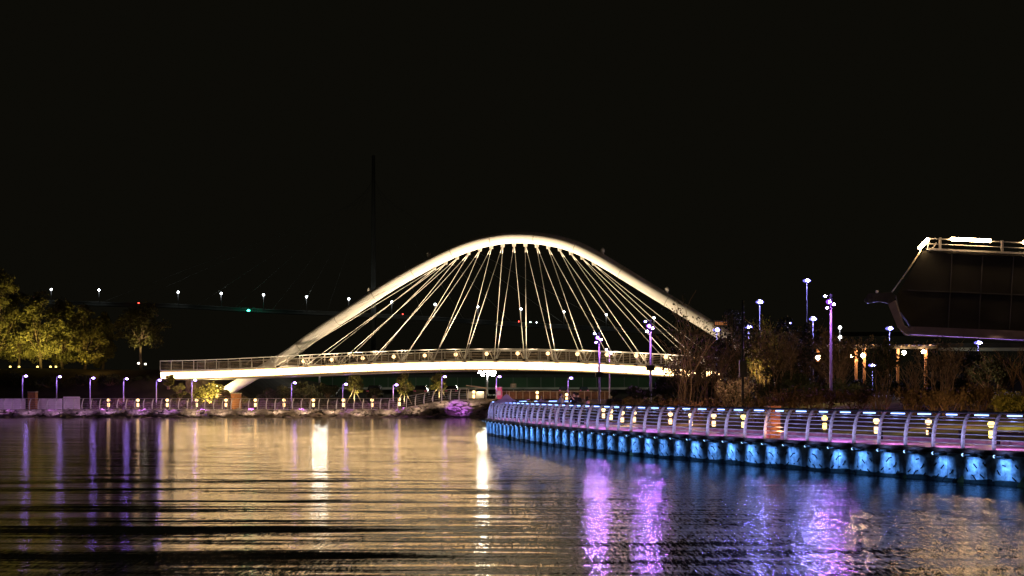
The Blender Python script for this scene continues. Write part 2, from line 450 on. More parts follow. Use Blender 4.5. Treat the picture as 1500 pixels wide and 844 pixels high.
# edge beam on which the rail stands
for sg in (-1, 1):
    mb = MB(); ribbon(mb, [(sg*3.34, .06), (sg*3.16, .06), (sg*3.16, -.06), (sg*3.34, -.06)], ss); mb.build('edge_beam', M['rail_metal'], br)
# railing: rails, posts, dark infill mesh
for sg in (-1, 1):
    rail = MB(); ribbon(rail, [(sg*3.36, 1.12), (sg*3.24, 1.12), (sg*3.24, 1.04), (sg*3.36, 1.04)], ss)
    ro = rail.build('handrail', M['white_steel'], br)
    m2 = MB()
    for h in (.2, .36, .52, .68, .84): ribbon(m2, [(sg*3.31, h+.012), (sg*3.29, h+.012), (sg*3.29, h-.012), (sg*3.31, h-.012)], ss)
    m2.build('rail_wires', M['mesh_panel'], br)
    s = S0
    while s < S1:
        z = zd(s); m3 = MB(); m3.bar(BW(s, sg*3.3, z+.03), BW(s, sg*3.3, z+1.06), .07, .07); s += 1.56
        m3.build('rail_post', M['rail_metal'], br)
# cables
def attach(k): return S(PB(753+16.7*(k-7), 380, 0))
def node_s(k):
    px = 728+(46.4 if k < 7 else 44.3)*(k-7); return S(PB(px, 530, -HWD))
for k in range(15):
    sa = attach(k); top = BW(sa, 0, za(sa)-RA+.03); sn = node_s(k)
    if k % 1 == 0:
        m2 = MB(); m2.box((top.x, top.y, top.z-.14), (.34, .12, .42), -PHI, top=(1.3, 1)); m2.build('cable_bracket', M['white_steel'], br)
    for sg in (-1, 1):
        bot = BW(sn, sg*3.42, zd(sn)-.02); d = (bot-top)
        st = top+Vector((0, 0, -.25))+Vector((NN[0], NN[1], 0))*sg*.06
        m2 = MB(); m2.tube([st, st+(bot-st)*.06], .04, 6); m2.tube([st+(bot-st)*.06, bot+(st-bot)*.13], .026, 6)
        m2.tube([bot+(st-bot)*.13, bot], .05, 6); m2.build('cable', M['cable'], br)
        m2 = MB(); m2.box((bot.x, bot.y, bot.z-.05), (.42, .26, .34), -PHI, top=(.6, .9))
        m2.build('cable_anchor', M['socket'], br)
        zz = zd(sn); m2 = MB()
        for dd in (-.55, .55): m2.bar(BW(sn, sg*3.40, zz+.02), BW(sn+dd, sg*3.38, zz+1.05), .07, .07)
        m2.build('rail_brace', M['rail_metal'], br)
# round lamps on the inner side of the far rail + floods that light the arch
for k in range(16):
    sn = (node_s(k-1)+node_s(k))/2 if 0 < k < 15 else (node_s(0)-1.7 if k == 0 else node_s(14)+1.7)
    zz = zd(sn)
    b = BW(sn+1.2, 2.9, zz+.78)
    m2 = MB(); m2.ball(b, .2, 10); lo = m2.build('globe_lamp', G['warm_soft'], br)
    light('POINT', (b.x, b.y-.9, b.z+.1), (1, .74, .42), 32, br, None, .1, name='globe_glow')
    m3 = MB(); m3.bar(b, (b.x, b.y, zz), .06, .06); s_ = m3.build('lamp_stem', M['rail_metal'], lo, origin=br['_o'])
    for sg in (-1, 1):
        a = BW(sn, sg*3.9, zz+.5); q = min(max(sn, arch_s[4]), arch_s[-5])
        t = BW(sn, 0, za(sn)) if arch_s[0] < sn < arch_s[-1] else BW(q, 0, za(q))
        hh = max(2.5, t.z-a.z)
        light('SPOT', a, (1, .80, .52), ARCH_E*(.35+hh*hh/110.) if True else 0, br, t, .12, 75, 1.0, 'arch_flood') if False else None
ARCH_E = 5600
for k in range(17):
    sn = arch_s[0]+8.5+(arch_s[-1]-arch_s[0]-17)*k/16.0
    zz = zd(sn)
    for sg in (-1, 1):
        a = BW(sn*.93, sg*5.1, zz+.12); hh = max(2.0, za(sn)-zz)
        m2 = MB(); m2.box(a-Vector((0, 0, .12)), (.3, .2, .16), -PHI); m2.bar(a-Vector((0, 0, .2)), BW(sn*.93, sg*3.2, zz-.15), .05, .05); m2.build('flood_housing', M['dark_metal'], br)
        light('SPOT', a, (1, .75, .46), ARCH_E*(.05+(hh/12.)**2*1.15), br, BW(sn, 0, za(sn)-.2), .15, 88, 1.0, 'arch_flood')
        light('SPOT', a+Vector((0, 0, .02)), (1, .74, .44), 75, br, BW(sn*.93, sg*3.3, zz+.7), .1, 150, 1.0, 'rail_fill')  # added fill for the rail's outer face, beside the arch flood
light('SPOT', BW(arch_s[0]+4, -7, 1.6), (1, .78, .48), 260, br, BW(arch_s[0]+3.2, 0, 4.4), .15, 36, 1, 'foot_light')
for s_ in list(np.arange(S0+1.5, arch_s[0]*.93+8, 2.6))+list(np.arange(arch_s[-1]-7, S1, 2.8)):
    light('SPOT', BW(s_, -5.0, zd(s_)+.1), (1, .74, .44), 70, br, BW(s_, -3.3, zd(s_)+.7), .1, 150, 1.0, 'rail_fill')  # added rail fill past the arch floods, no housing
# small beacons on top of the arch
for sj in np.linspace(arch_s[0]+5, arch_s[-1]-5, 13):
    i_ = int(np.argmin(abs(arch_s-sj))); m2 = MB(); m2.tube([Vector(ac[i_]), Vector(ac[i_])+(Vector(ac[i_+1])-Vector(ac[i_])).normalized()*.07], RA+.018, 24); m2.build('arch_seam', M['rail_metal'], br)
for px in (541, 628, 883, 977):
    s_ = S(PB(px, 400, 0)); z = za(s_)+RA*1.15; q = BW(s_, 0, z)
    m2 = MB(); m2.lathe(q, [(.12, -.1), (.12, .12), (.2, .16), (.2, .42), (.05, .6)], 8); m2.build('arch_beacon', M['white_steel'], br)
# piers under both ends
for s_ in (S0+1.2, S1-1.5):
    q = BW(s_, 1.2, 0); m2 = MB(); m2.box((q.x, q.y, (zd(s_)-1.06)/2), (.7, 2.2, zd(s_)-1.06), -PHI); m2.build('abutment', M['bark'], br)

# ------------------------------------------------------------------ right quay: wall, wall lamps, railing
qw = thing('quay_wall', 'curving concrete quay wall lit blue by small lamps', 'quay wall', (quay[0][0], quay[0][1], 0))
rl = thing('quay_railing', 'steel quay railing with curved posts and lit strips under the handrail', 'railing', (quay[0][0], quay[0][1], QD))
START = next(i for i, p in enumerate(quay) if p[1] > 33)
END = max(i for i, p in enumerate(quay) if p[1] < 95.5 and i < len(quay)-1)
cap = MB(); cond = MB()
rnd = random.Random(11)
cracks = [((-.38, .12), (-.20, .24)), ((-.12, .42), (.02, .55)), ((.02, .55), (.16, .58)), ((.10, .20), (.28, .30)), ((.28, .30), (.36, .42)), ((-.45, .50), (-.33, .60)), ((-.10, .02), (.04, .18)), ((.04, .18), (.12, .2)), ((.34, .05), (.44, .14)), ((-.30, .74), (-.16, .80))]
fixt = None
for i in range(0, len(quay)-1):
    a, b = quay[i], quay[i+1]; t = (b-a); L = np.linalg.norm(t); t /= L; n = -np.array((t[1], -t[0]))   # n points to the water
    m_ = (a+b)/2
    def W(u, o, z): q = m_+t*u+n*o; return Vector((q[0], q[1], z))
    # plain backing wall + raised panel with chamfered sides
    m2 = MB()
    prof = [(-L/2, 0), (-.52, .0), (-.47, .05), (-.2, .10), (.2, .10), (.47, .05), (.52, 0), (L/2, 0)]
    vs = [W(u, o_, -.7) for u, o_ in prof]+[W(u, o_, .90) for u, o_ in prof]; np_ = len(prof)
    m2.add(vs, [(k, k+1, np_+k+1, np_+k) for k in range(1, np_-2)], 0)
    m2.add(vs, [(k, k+1, np_+k+1, np_+k) for k in (0, np_-2)], 0)
    m2.add([W(-L/2, -.35, .9), W(L/2, -.35, .9)]+vs[np_:], [(0, 1)+tuple(range(2+np_-1, 1, -1))], 0)
    if START-2 <= i <= START+34:
        fl = rnd.choice((1, 1, -1)); dv = rnd.uniform(-.05, .08)
        for (u0, v0), (u1, v1) in [c_ for c_ in cracks if rnd.random() < .8]:
            u0, u1, v0, v1 = u0*fl, u1*fl, v0+dv, v1+dv
            oo = .103 if max(abs(u0), abs(u1)) < .24 else .09
            j = rnd.uniform(-.02, .02)
            m2.bar(W(u0+j, oo, v0), W(u1+j, oo, v1), .014, .045, 1)
        if rnd.random() < .5:
            sx_ = rnd.uniform(-.35, .35); m2.bar(W(sx_, .10, rnd.uniform(0, .3)), W(sx_, .10, rnd.uniform(.6, .88)), .008, .016, 1)
    m2.build('wall_panel', [M['quay_concrete'], M['groove'], M['joint_dark']], qw)
    m2 = MB(); vs = [W(u, o_+.004, -.6) for u, o_ in prof]+[W(u, o_+.004, .13+.03*math.sin(i*2.3+j_)) for j_, (u, o_) in enumerate(prof)]
    m2.add(vs, [(k, k+1, np_+k+1, np_+k) for k in range(np_-1)]); m2.build('wet_stain', M['algae'], qw)
    cap.add([W(-L/2-.02, .16, 1.042), W(L/2+.02, .16, 1.042), W(L/2+.02, -.4, 1.042), W(-L/2-.02, -.4, 1.042),
             W(-L/2-.02, .16, .9), W(L/2+.02, .16, .9), W(L/2+.02, -.4, .9), W(-L/2-.02, -.4, .9)],
            [(0, 1, 2, 3), (7, 6, 5, 4), (4, 5, 1, 0), (5, 6, 2, 1), (7, 4, 0, 3)])
    cond.bar(W(-L/2, .20, .87), W(L/2, .20, .87), .03, .03)
    if START <= i <= END:
        m2 = MB(); m2.tube([W(-.32, .34, .88), W(.22, .34, .88)], .04, 8); m2.bar(W(-.05, .62, .92), W(-.05, .12, .95), .04, .03)
        f_ = m2.build('wall_lamp', M['dark_metal'], qw)
        m3 = MB(); m3.tube([W(.22, .34, .88), W(.25, .34, .88)], .045, 8); m3.build('lens', G['bluespot'], f_, origin=qw['_o'])
        eb = rnd.uniform(.65, 1.2)
        for tz, ee in ((.74, 60), (.44, 66), (.16, 70)): light('SPOT', W(0, .66, .93), (.095, .31, .92), ee*eb, qw, W(0, .08, tz), .07, 68, 1.0, name='quay_downlight')
cap.build('coping', M['dark_metal'], qw); cond.build('conduit', M['grey_metal'], qw)
# railing
post_prof = [(0, 0), (0, .15), (.015, .4), (.06, .66), (.13, .88), (.22, 1.05), (.27, 1.10)]
rails_h = [(.16, .012), (.30, .016), (.45, .03), (.60, .055), (.745, .09), (.88, .135), (.98, .185)]
bars = [MB() for _ in rails_h]; hand = MB()
ins = offs(quay, 0)
def RP(i, o, z):
    q = quay[i]+qn[i]*(o+.06); return Vector((q[0], q[1], QD+z))
for i in range(START-1, END+2):
    a = Vector((quay[i][0], quay[i][1], 0)); t = Vector((qn[i][1], -qn[i][0], 0))
    m2 = MB(); wd = .062
    for (o0, z0), (o1, z1) in zip(post_prof[:-1], post_prof[1:]):
        A, B = RP(i, o0, z0), RP(i, o1, z1); nv = Vector((qn[i][0], qn[i][1], 0))*.055
        vs = [A-nv-t*wd/2, A-nv+t*wd/2, A+nv+t*wd/2, A+nv-t*wd/2, B-nv-t*wd/2, B-nv+t*wd/2, B+nv+t*wd/2, B+nv-t*wd/2]
        m2.add(vs, [(3, 2, 1, 0), (4, 5, 6, 7), (0, 1, 5, 4), (1, 2, 6, 5), (2, 3, 7, 6), (3, 0, 4, 7)])
    m2.build('post', M['post_steel'], rl)
    if i <= END:
        for bm_, (h, o_) in zip(bars, rails_h): bm_.tube([RP(i, o_, h), RP(i+1, o_, h)], .019, 6)
        hand.tube([RP(i, .25, 1.13), RP(i+1, .25, 1.13)], .042, 8)
        A, B = RP(i, .22, 1.055), RP(i+1, .22, 1.055); k0 = rnd.uniform(.22, .4); k1 = rnd.uniform(.66, .8)
        m2 = MB(); m2.bar(A+(B-A)*k0, A+(B-A)*k1, .05, .035); m2.build('light_strip', G['ice'], rl)
        if quay[i][1] < 93: light('SPOT', (A+B)/2-Vector((qn[i][0], qn[i][1], 0))*.12+Vector((0, 0, -.02)), (.36, .5, 1.0), 16, rl, (RP(i, -.02, .4)+RP(i+1, -.02, .4))/2, .1, 150, .9, 'strip_beam')
for bm_ in bars: bm_.build('rail_bar', M['bar_metal'], rl)
hand.build('handrail', M['dark_metal'], rl)
# long violet washes set under the handrail of the promenade side
for i in range(START, END, 2):
    if quay[i][1] > 90: break
    q = RP(i, .35, .80); q2 = RP(i, .9, -.0)
    light('SPOT', q, (.85, .22, .85), 260, rl, q2, .1, 130, 1.0, 'promenade_wash')
# added violet fill on the outer face of the posts, no lamps modelled
for i in range(START-1, END):
    if quay[i][1] > 93: break
    q = (RP(i, -.75, -.1)+RP(i+1, -.75, -.1))/2
    light('SPOT', q, (.52, .50, 1.0) if quay[i][1] < 60 else (.36, .42, 1.0), 70, rl, (RP(i, .1, .75)+RP(i+1, .1, .75))/2, .05, 120, .8, name='post_fill')

# ------------------------------------------------------------------ bollard lights
def make_bollard(label, group, h=.75, local=True, m='warm_soft', gr=.12):
    t = thing('bollard_light', label, 'bollard light', (0, 0, 0), group, local=True)
    b = MB(); b.lathe((0, 0, 0), [(.09, 0), (.09, .06), (.06, .08), (.06, h*.25)], 10); b.build('post', M['dark_metal'], t)
    b = MB(); b.lathe((0, 0, h*.25), [(gr*.6, 0), (gr*.72, .05), (gr*.72, h*.33), (gr*.5, h*.36)], 12); b.build('lit_column', G[m], t)
    b = MB(); b.ball((0, 0, h*.88), gr, 12); b.build('globe', G[m], t)
    b = MB(); b.lathe((0, 0, h*.6), [(.03, 0), (.03, h*.16)], 8); b.build('neck', M['dark_metal'], t)
    return t
proto = None
gp = 'bollard lights behind the quay railing'
blist = [(884, 602, 80, 'warm_soft'), (895, 605, 76, 'warm_soft'), (911.5, 610, 70, 'warm_soft'), (929, 606.6, 70, 'warm_soft'), (982, 612, 66, 'warm_soft'), (1012, 610, 63, 'warm_soft'), (1045.5, 610.4, 62, 'warm_soft'),
         (1089, 612, 60, 'yellow'), (1208, 611, 57, 'yellow'), (1283.6, 619, 52, 'warm_soft'), (1360, 621.5, 50.5, 'warm_soft'), (1452, 626, 47, 'yellow')]
descr = ['furthest warm bollard light behind the quay rail, near the standing people', 'warm bollard light just right of the furthest one behind the quay rail', 'single low warm bollard light between two taller glowing ones',
         'warm two-part bollard light where the bushes begin', 'dimmer warm bollard light left of a bright pair', 'left bollard light of the bright pair before the reddish bush', 'right bollard light of the bright pair before the reddish bush',
         'yellow bollard light glowing on the lawn left of the orange pillar', 'yellow bollard light right of the orange pillar, below the tall violet lamp post', 'bright warm bollard light left of the long benches', 'bright warm bollard light just left of the middle bench', 'faint yellow bollard light at the right edge of the lawn']
protos = {}
for (px, py, D, mm), ds in zip(blist, descr):
    if mm not in protos: protos[mm] = t = make_bollard(ds, gp, .75, m=mm)
    else: t = dup(protos[mm], None) if False else dup(protos[mm], (0, 0, 0), 0, ds)
    x = X(px, D); gz = max(QD, right_z(x, D)); t.location = (x, D, gz); t['label'] = ds
    light('POINT', (x, D, gz+.75), (1, .62, .22) if mm != 'yellow' else (1, .7, .15), 70, None, None, .1, name='bollard_and_fill_glow').location = (x, D-.25, gz+.8)

# brick pillar and blue box pillar on the promenade
def pillar(px, D, wd, h, m, label, mb2=None):
    x = X(px, D); t = thing('pillar', label, 'pillar', (x, D, QD))
    b = MB(); b.box((x, D, QD+h/2), (wd, wd, h), R(18)); b.build('shaft', m, t)
    b = MB(); b.box((x, D, QD+h+.04), (wd*1.12, wd*1.12, .08), R(18)); b.build('cap', m, t); return t
pillar(1132, 52.6, .42, 1.15, M['brick'], 'square orange brick pillar standing behind the quay rail')
light('SPOT', (X(1146, 50.6), 50.8, QD+.3), (1, .45, .12), 170, None, (X(1134, 52.5), 52.6, QD+.8), .1, 90, 1, 'pillar_uplight')
pillar(851, 71.5, .26, 1.12, M['dark_metal'], 'dark slate-blue square pillar in the quay railing')

# benches on the lawn
def bench(px, D, wd, label):
    x = X(px, D); z = right_z(x, D)+.0; t = thing('bench', label, 'bench', (x, D, z), 'dark benches on the lawn')
    rz = R(-12); b = MB(); b.box((x, D, z+.44), (wd, .5, .07), rz); b.build('seat', M['dark_metal'], t)
    for s_ in (-1, 1):
        for r_ in (-1, 1):
            b = MB(); cx = x+s_*(wd/2-.12)*math.cos(rz)-r_*.18*math.sin(rz); cyy = D+s_*(wd/2-.12)*math.sin(rz)+r_*.18*math.cos(rz)
            b.box((cx, cyy, z+.2), (.07, .07, .42), rz); b.build('leg', M['dark_metal'], t)
bench(1309, 50.5, 1.1, 'dark bench right of the bright two-part bollard light')
bench(1384, 50.0, 1.3, 'dark bench in the middle of the lawn, right of a post')
bench(1494, 45.5, 1.6, 'dark bench cut by the right edge of the view')

# ------------------------------------------------------------------ far railing
fr = thing('bank_railing', 'curved-post steel railing along the far waterside path', 'railing', (X(0, 145), 145, .8))
xs_ = []; x = X(-20, 145)
while x < X(690, 145): xs_.append(x); x += .93
fp = [(0, 0), (-.02, .45), (.03, .8), (.16, 1.15)]
for x in xs_:
    b = MB(); z = prom_z(x)
    b.tube([(x+o_*.6, 144.8+o_, z+h) for o_, h in fp], .055, 6); b.build('post', M['post_steel'], fr)
for h, o_ in ((1.15, .16), (.9, .07), (.68, .0), (.46, -.02), (.24, -.01)):
    b = MB(); b.tube([(x+.0, 144.8+o_, prom_z(x)+h) for x in xs_], .03 if h > 1 else .016, 5); b.build('rail_bar' if h < 1 else 'handrail', M['grey_metal'], fr)
for i, px in enumerate(range(10, 700, 40)):
    x = X(px, 145); light('SPOT', (x, 142.2, prom_z(x)+.1), (1, .70, .48) if px > 250 else (.8, .45, .9), 130 if px > 250 else 80, fr, (x, 145, prom_z(x)+.2), .1, 140, 1, name='bank_rail_fill')  # added fill from the water side to brighten the posts, no fixture
# white panels behind it at the left
fpn = thing('panel_fence', 'low pale panel fence glowing lilac behind the far railing', 'fence', (X(60, 147), 148, .8))
for px0, px1, h in ((-12, 38, 1.15), (56, 92, 1.1), (92, 118, 1.35)):
    b = MB(); a, c = X(px0, 148), X(px1, 148); b.box(((a+c)/2, 148, .8+h/2), (c-a-.12, .08, h)); b.build('panel', M['lilac_panel'], fpn)
def brickbox(px, D, wd, y0, y1, label):
    z1 = Zp(y0, D); z0 = far_z(X(px, D), D); t = thing('brick_pier', label, 'pier', (X(px, D), D, z0))
    b = MB(); b.box((X(px, D), D, (z0+z1)/2), (wd, wd, z1-z0)); b.build('shaft', M['brick'], t)
    b = MB(); b.box((X(px, D), D, z1+.05), (wd*1.1, wd*1.1, .1)); b.build('cap', M['concrete'], t)
brickbox(48, 147.2, .8, 575, 600, 'brown brick pier between the lilac fence panels')
brickbox(346, 147.4, .95, 577, 600, 'brown brick pier under the left foot of the arch')

# far bollards
pos = [159, 202, 245, 288, 331, 374, 416, 459, 503, 545, 585]
fb = None
places = ['right of the lilac fence panels', 'by the pink-lit shrub', 'below the bridge end', 'below the bright bush under the bridge', 'beside the brick pier under the arch', 'right of the brick pier', 'under the bridge deck, left of a violet lamp',
          'under the bridge, beneath its lit tree row', 'left of the first staked tree', 'right of the first staked tree', 'where the violet ramp begins']
for i, px in enumerate(pos):
    D = 146.5 if px not in (202, 288, 545) else 145.8; x = X(px, D)
    lab = 'warm bollard light on the far path %s' % places[i]
    if fb is None: fb = t = make_bollard(lab, 'bollard lights on the far path', 1.1, m='warm', gr=.17)
    else: t = dup(fb, (0, 0, 0), 0, lab)
    t.location = (x, D, prom_z(x)+.01)
    light('POINT', (x, D-.4, prom_z(x)+.9), (1, .66, .28), 80 if px != 459 else 60, None, None, .15, name='bollard_and_fill_glow')
for i, (px, py, D) in enumerate(((694, 580, 152), (787, 581, 152), (830, 584, 152))):
    x = X(px, D); lab = 'warm bollard light on the brown bank ' + ['by the small stall', 'between the pink kiosk and the lamp', 'behind the standing people'][i]
    t = dup(fb, (x, D, Zp(py+7, D)), 0, lab)

# ------------------------------------------------------------------ trees, bushes
def limb_tree(mb, base, h, spread, rnd, r0, levels=3, n=5, lean=0):
    """trunk and limbs; returns the limb tips"""
    tips = []
    def grow(p, d, L, r, lv):
        q = p+d*L*.55+Vector((rnd.uniform(-.08, .08), rnd.uniform(-.08, .08), .03))*L; e = q+(d+Vector((rnd.uniform(-.25, .25), rnd.uniform(-.25, .25), .12))).normalized()*L*.5
        mb.tube([p, q, e], [r, r*.8, r*.55], 5 if lv > 1 else 7, caps=False)
        if lv >= levels: tips.append(e); return
        k = rnd.choice((2, 3, 3)) if lv else rnd.choice((3, 4))
        for j in range(k):
            a = rnd.uniform(0, 2*math.pi) if lv else 2*math.pi*j/k+rnd.uniform(-.4, .4)
            v = Vector((math.cos(a), math.sin(a), 0))*spread+d*1.0
            grow(e if j else q.lerp(e, .6), v.normalized(), L*rnd.uniform(.6, .8), r*.55, lv+1)
    grow(Vector(base), Vector((lean, 0, 1)).normalized(), h, r0, 0)
    return tips
def leaf_cloud(mb, centers, r, n, size, rnd, flat=.75):
    for c in centers:
        rr = r*rnd.uniform(.65, 1.2)
        for _ in range(n):
            while True:
                v = Vector((rnd.uniform(-1, 1), rnd.uniform(-1, 1), rnd.uniform(-1, 1)))
                if v.length < 1: break
            p = c+Vector((v.x*rr, v.y*rr, v.z*rr*flat))
            a = Vector((rnd.gauss(0, 1), rnd.gauss(0, 1), rnd.gauss(0, .7))).normalized()*size*rnd.uniform(.5, 1.2)
            b_ = a.cross(Vector((rnd.gauss(0, 1), rnd.gauss(0, 1), rnd.gauss(0, 1)))).normalized()*size*rnd.uniform(.3, .6)
            mb.add([p-a, p+b_, p+a, p-b_], [(0, 1, 2, 3)])
def tree(px, D, zb, ytop, hw, label, seed, leaf='leaf_olive', name='leafy_tree', n=70, size=.2, group=None, trunk=.2, k=46, cr=.26, low=.2):
    rnd = random.Random(seed); x = X(px, D); H = Zp(ytop, D)-zb; Wd = hw*D/F
    t = thing(name, label, 'tree', (x, D, zb), group)
    b = MB(); fork = H*(low+.06); base = Vector((x, D, zb-.1)); top = Vector((x+rnd.uniform(-.2, .2), D, zb+fork))
    b.tube([base, base.lerp(top, .5)+Vector((rnd.uniform(-.12, .12), 0, 0)), top], [trunk, trunk*.75, trunk*.65], 8)
    cs = []
    for j in range(k):
        a = rnd.uniform(0, 2*math.pi); f = (j+.5)/k; hz = low+(.93-low)*f          # height share
        prof = math.sin(math.pi*min(.97, (f*.80+.17)))**.7
        q = math.sqrt(rnd.uniform(.1, 1))*prof
        cs.append(Vector((x+math.cos(a)*q*Wd*.85, D+math.sin(a)*q*Wd*.85, zb+H*hz+rnd.uniform(-.05, .05)*H)))
    for c in cs[::2]:
        m1 = top.lerp(c, .4)+Vector((rnd.uniform(-.2, .2), rnd.uniform(-.2, .2), -.05*H+rnd.uniform(0, .3)))
        b.tube([top-Vector((0, 0, rnd.uniform(0, .3))), m1, c], [trunk*.38, trunk*.22, trunk*.08], 5, caps=False)
    b.build('trunk', M['bark'], t)
    c = MB(); leaf_cloud(c, cs, Wd*cr, n, size, rnd); c.build('crown', M[leaf], t)
    return t
def bush(px, D, zb, ytop, hw, label, seed, leaf='leaf_dark', n=110, size=.13, k=14, group=None, name='bush'):
    rnd = random.Random(seed); x = X(px, D); H = max(.5, Zp(ytop, D)-zb); Wd = hw*D/F
    t = thing(name, label, 'bush', (x, D, zb), group); b = MB(); cs = []
    for j in range(k):
        a = rnd.uniform(0, 2*math.pi); q = math.sqrt(rnd.random()); e = Vector((x+math.cos(a)*q*Wd*.8, D+math.sin(a)*q*Wd*.7, zb+H*rnd.uniform(.3, .9)*(1-.35*q)))
        b.tube([(x+rnd.uniform(-.2, .2), D, zb-.05), ((x+e.x)/2, (D+e.y)/2, zb+(e.z-zb)*.6), e], [.03, .02, .01], 4, caps=False); cs.append(e)
    b.build('stems', M['twig'], t)
    c = MB(); leaf_cloud(c, cs, max(.3, min(Wd, H)*.38), n, size, rnd); c.build('foliage', M[leaf], t); return t
def twigs(px, D, zb, ytop, hw, label, seed, k=26, name='bare_shrub', cat='shrub', m='twig', leaf=None, nleaf=900, r=.014):
    """many thin forking stems with gaps between"""
    rnd = random.Random(seed); x = X(px, D); H = Zp(ytop, D)-zb; Wd = hw*D/F
    t = thing(name, label, cat, (x, D, zb)); b = MB(); ends = []
    def go(p, d, L, r, lv):
        e = p+d*L; mid = (p+e)/2+Vector((rnd.uniform(-.1, .1), rnd.uniform(-.1, .1), rnd.uniform(0, .08)))*L
        b.tube([p, mid, e], [r, r*.8, r*.55], 3, caps=False, smooth=False); ends.append(e); ends.append(mid)
        if lv < 3:
            for _ in range(rnd.choice((2, 3))):
                v = (d+Vector((rnd.uniform(-.7, .7), rnd.uniform(-.7, .7), rnd.uniform(-.15, .5)))).normalized(); go(e.lerp(mid, rnd.random()*.7), v, L*rnd.uniform(.5, .85), r*.62, lv+1)
    for _ in range(k):
        a = rnd.uniform(0, 2*math.pi); q = math.sqrt(rnd.random())
        v = Vector((math.cos(a)*q*Wd/H*.8, math.sin(a)*q*.4, 1)).normalized(); go(Vector((x+math.cos(a)*q*Wd*.5, D+math.sin(a)*q*Wd*.4, zb-.05)), v, H*rnd.uniform(.28, .42), r*rnd.uniform(.9, 1.6), 0)
    b.build('stems', M[m], t)
    if leaf:
        c = MB()
        for _ in range(nleaf):
            p = rnd.choice(ends)+Vector((rnd.gauss(0, .12), rnd.gauss(0, .12), rnd.gauss(0, .1)))
            a_ = Vector((rnd.gauss(0, 1), rnd.gauss(0, 1), rnd.gauss(0, 1))).normalized()*.09; b_ = a_.cross(Vector((rnd.gauss(0, 1), rnd.gauss(0, 1), 1))).normalized()*.05
            c.add([p-a_, p+b_, p+a_, p-b_], [(0, 1, 2, 3)])
        c.build('leaves', M[leaf], t)
    return t
# left bank trees, lit from the ground
LB = 'uplit trees on the left bank'
zl = 5.3
for px, yt, hw, D, sd, lab in ((-4, 384, 42, 168, 1, 'tallest olive tree, cut by the left edge of the view'), (26, 418, 34, 172, 2, 'leafy tree lit gold behind the small ground lamps at the far left'), (60, 426, 36, 168, 3, 'broad golden tree over the brightest ground lamps'),
                               (92, 438, 34, 171, 4, 'round olive tree in the middle of the left bank row'), (124, 448, 32, 167, 5, 'dim brown tree right of the lit row'), (150, 456, 24, 175, 6, 'darkest small tree at the gap in the left bank row'),
                               (207, 446, 44, 168, 7, 'spreading tree with pale forked trunk standing alone above the bridge end')):
    tree(px, D, zl, yt, hw, lab, sd, group=LB, n=110, size=.19, cr=.30, k=52 if sd < 7 else 40, low=.14 if sd < 7 else .42)
def ground_spot(px, py, D, col, e, label, aim, spot=95, g='yellow', grp='ground uplights on the left bank', zb=None):
    z = zb if zb is not None else Zp(py, D); x = X(px, D)
    t = thing('ground_uplight', label, 'uplight', (x, D, z-.25), grp)
    b = MB(); b.lathe((x, D, z-.25), [(.14, 0), (.14, .1), (.18, .14), (.18, .22)], 10); b.build('housing', M['dark_metal'], t)
    b = MB(); b.ball((x, D, z+.03), .13, 10); b.build('lens', G[g], t)
    light('SPOT', (x, D, z+.12), col, e, t, aim, .15, spot, 1, 'uplight_and_fill_beam')
for i, (px, tx, ty) in enumerate(((15, 5, 470), (28, 25, 460), (55, 50, 470), (74, 70, 470), (82, 95, 465))):
    ground_spot(px, 538, 163, (1, .76, .22), 4200, ['small ground uplight furthest left under the tall olive tree', 'ground uplight between the two left-most trees', 'bright ground uplight beneath the broad golden tree',
                'left one of two close ground uplights in the tree row', 'right one of two close ground uplights in the tree row'][i], P(tx, ty, 169), 100)
ground_spot(203, 533, 166.5, (1, .78, .38), 900, 'left white ground lamp beneath the lone forked tree', P(206, 480, 168), 70, 'white')
ground_spot(213, 534, 166.5, (1, .78, .38), 1300, 'right white ground lamp beneath the lone forked tree', P(206, 480, 168), 70, 'white')
light('POINT', P(140, 520, 160), (1, .6, .15), 120, None, None, .3, name='bollard_and_fill_glow')  # fill light without a fixture, no bollard stands here
light('SPOT', P(122, 536, 163.5), (1, .7, .16), 900, None, P(122, 490, 167), .2, 90, 1, 'uplight_and_fill_beam')  # added uplight without a fixture to brighten the dim tree
light('SPOT', P(150, 536, 164), (1, .66, .2), 500, None, P(150, 490, 174), .2, 90, 1, 'uplight_and_fill_beam')  # same added light for the smaller tree at the gap
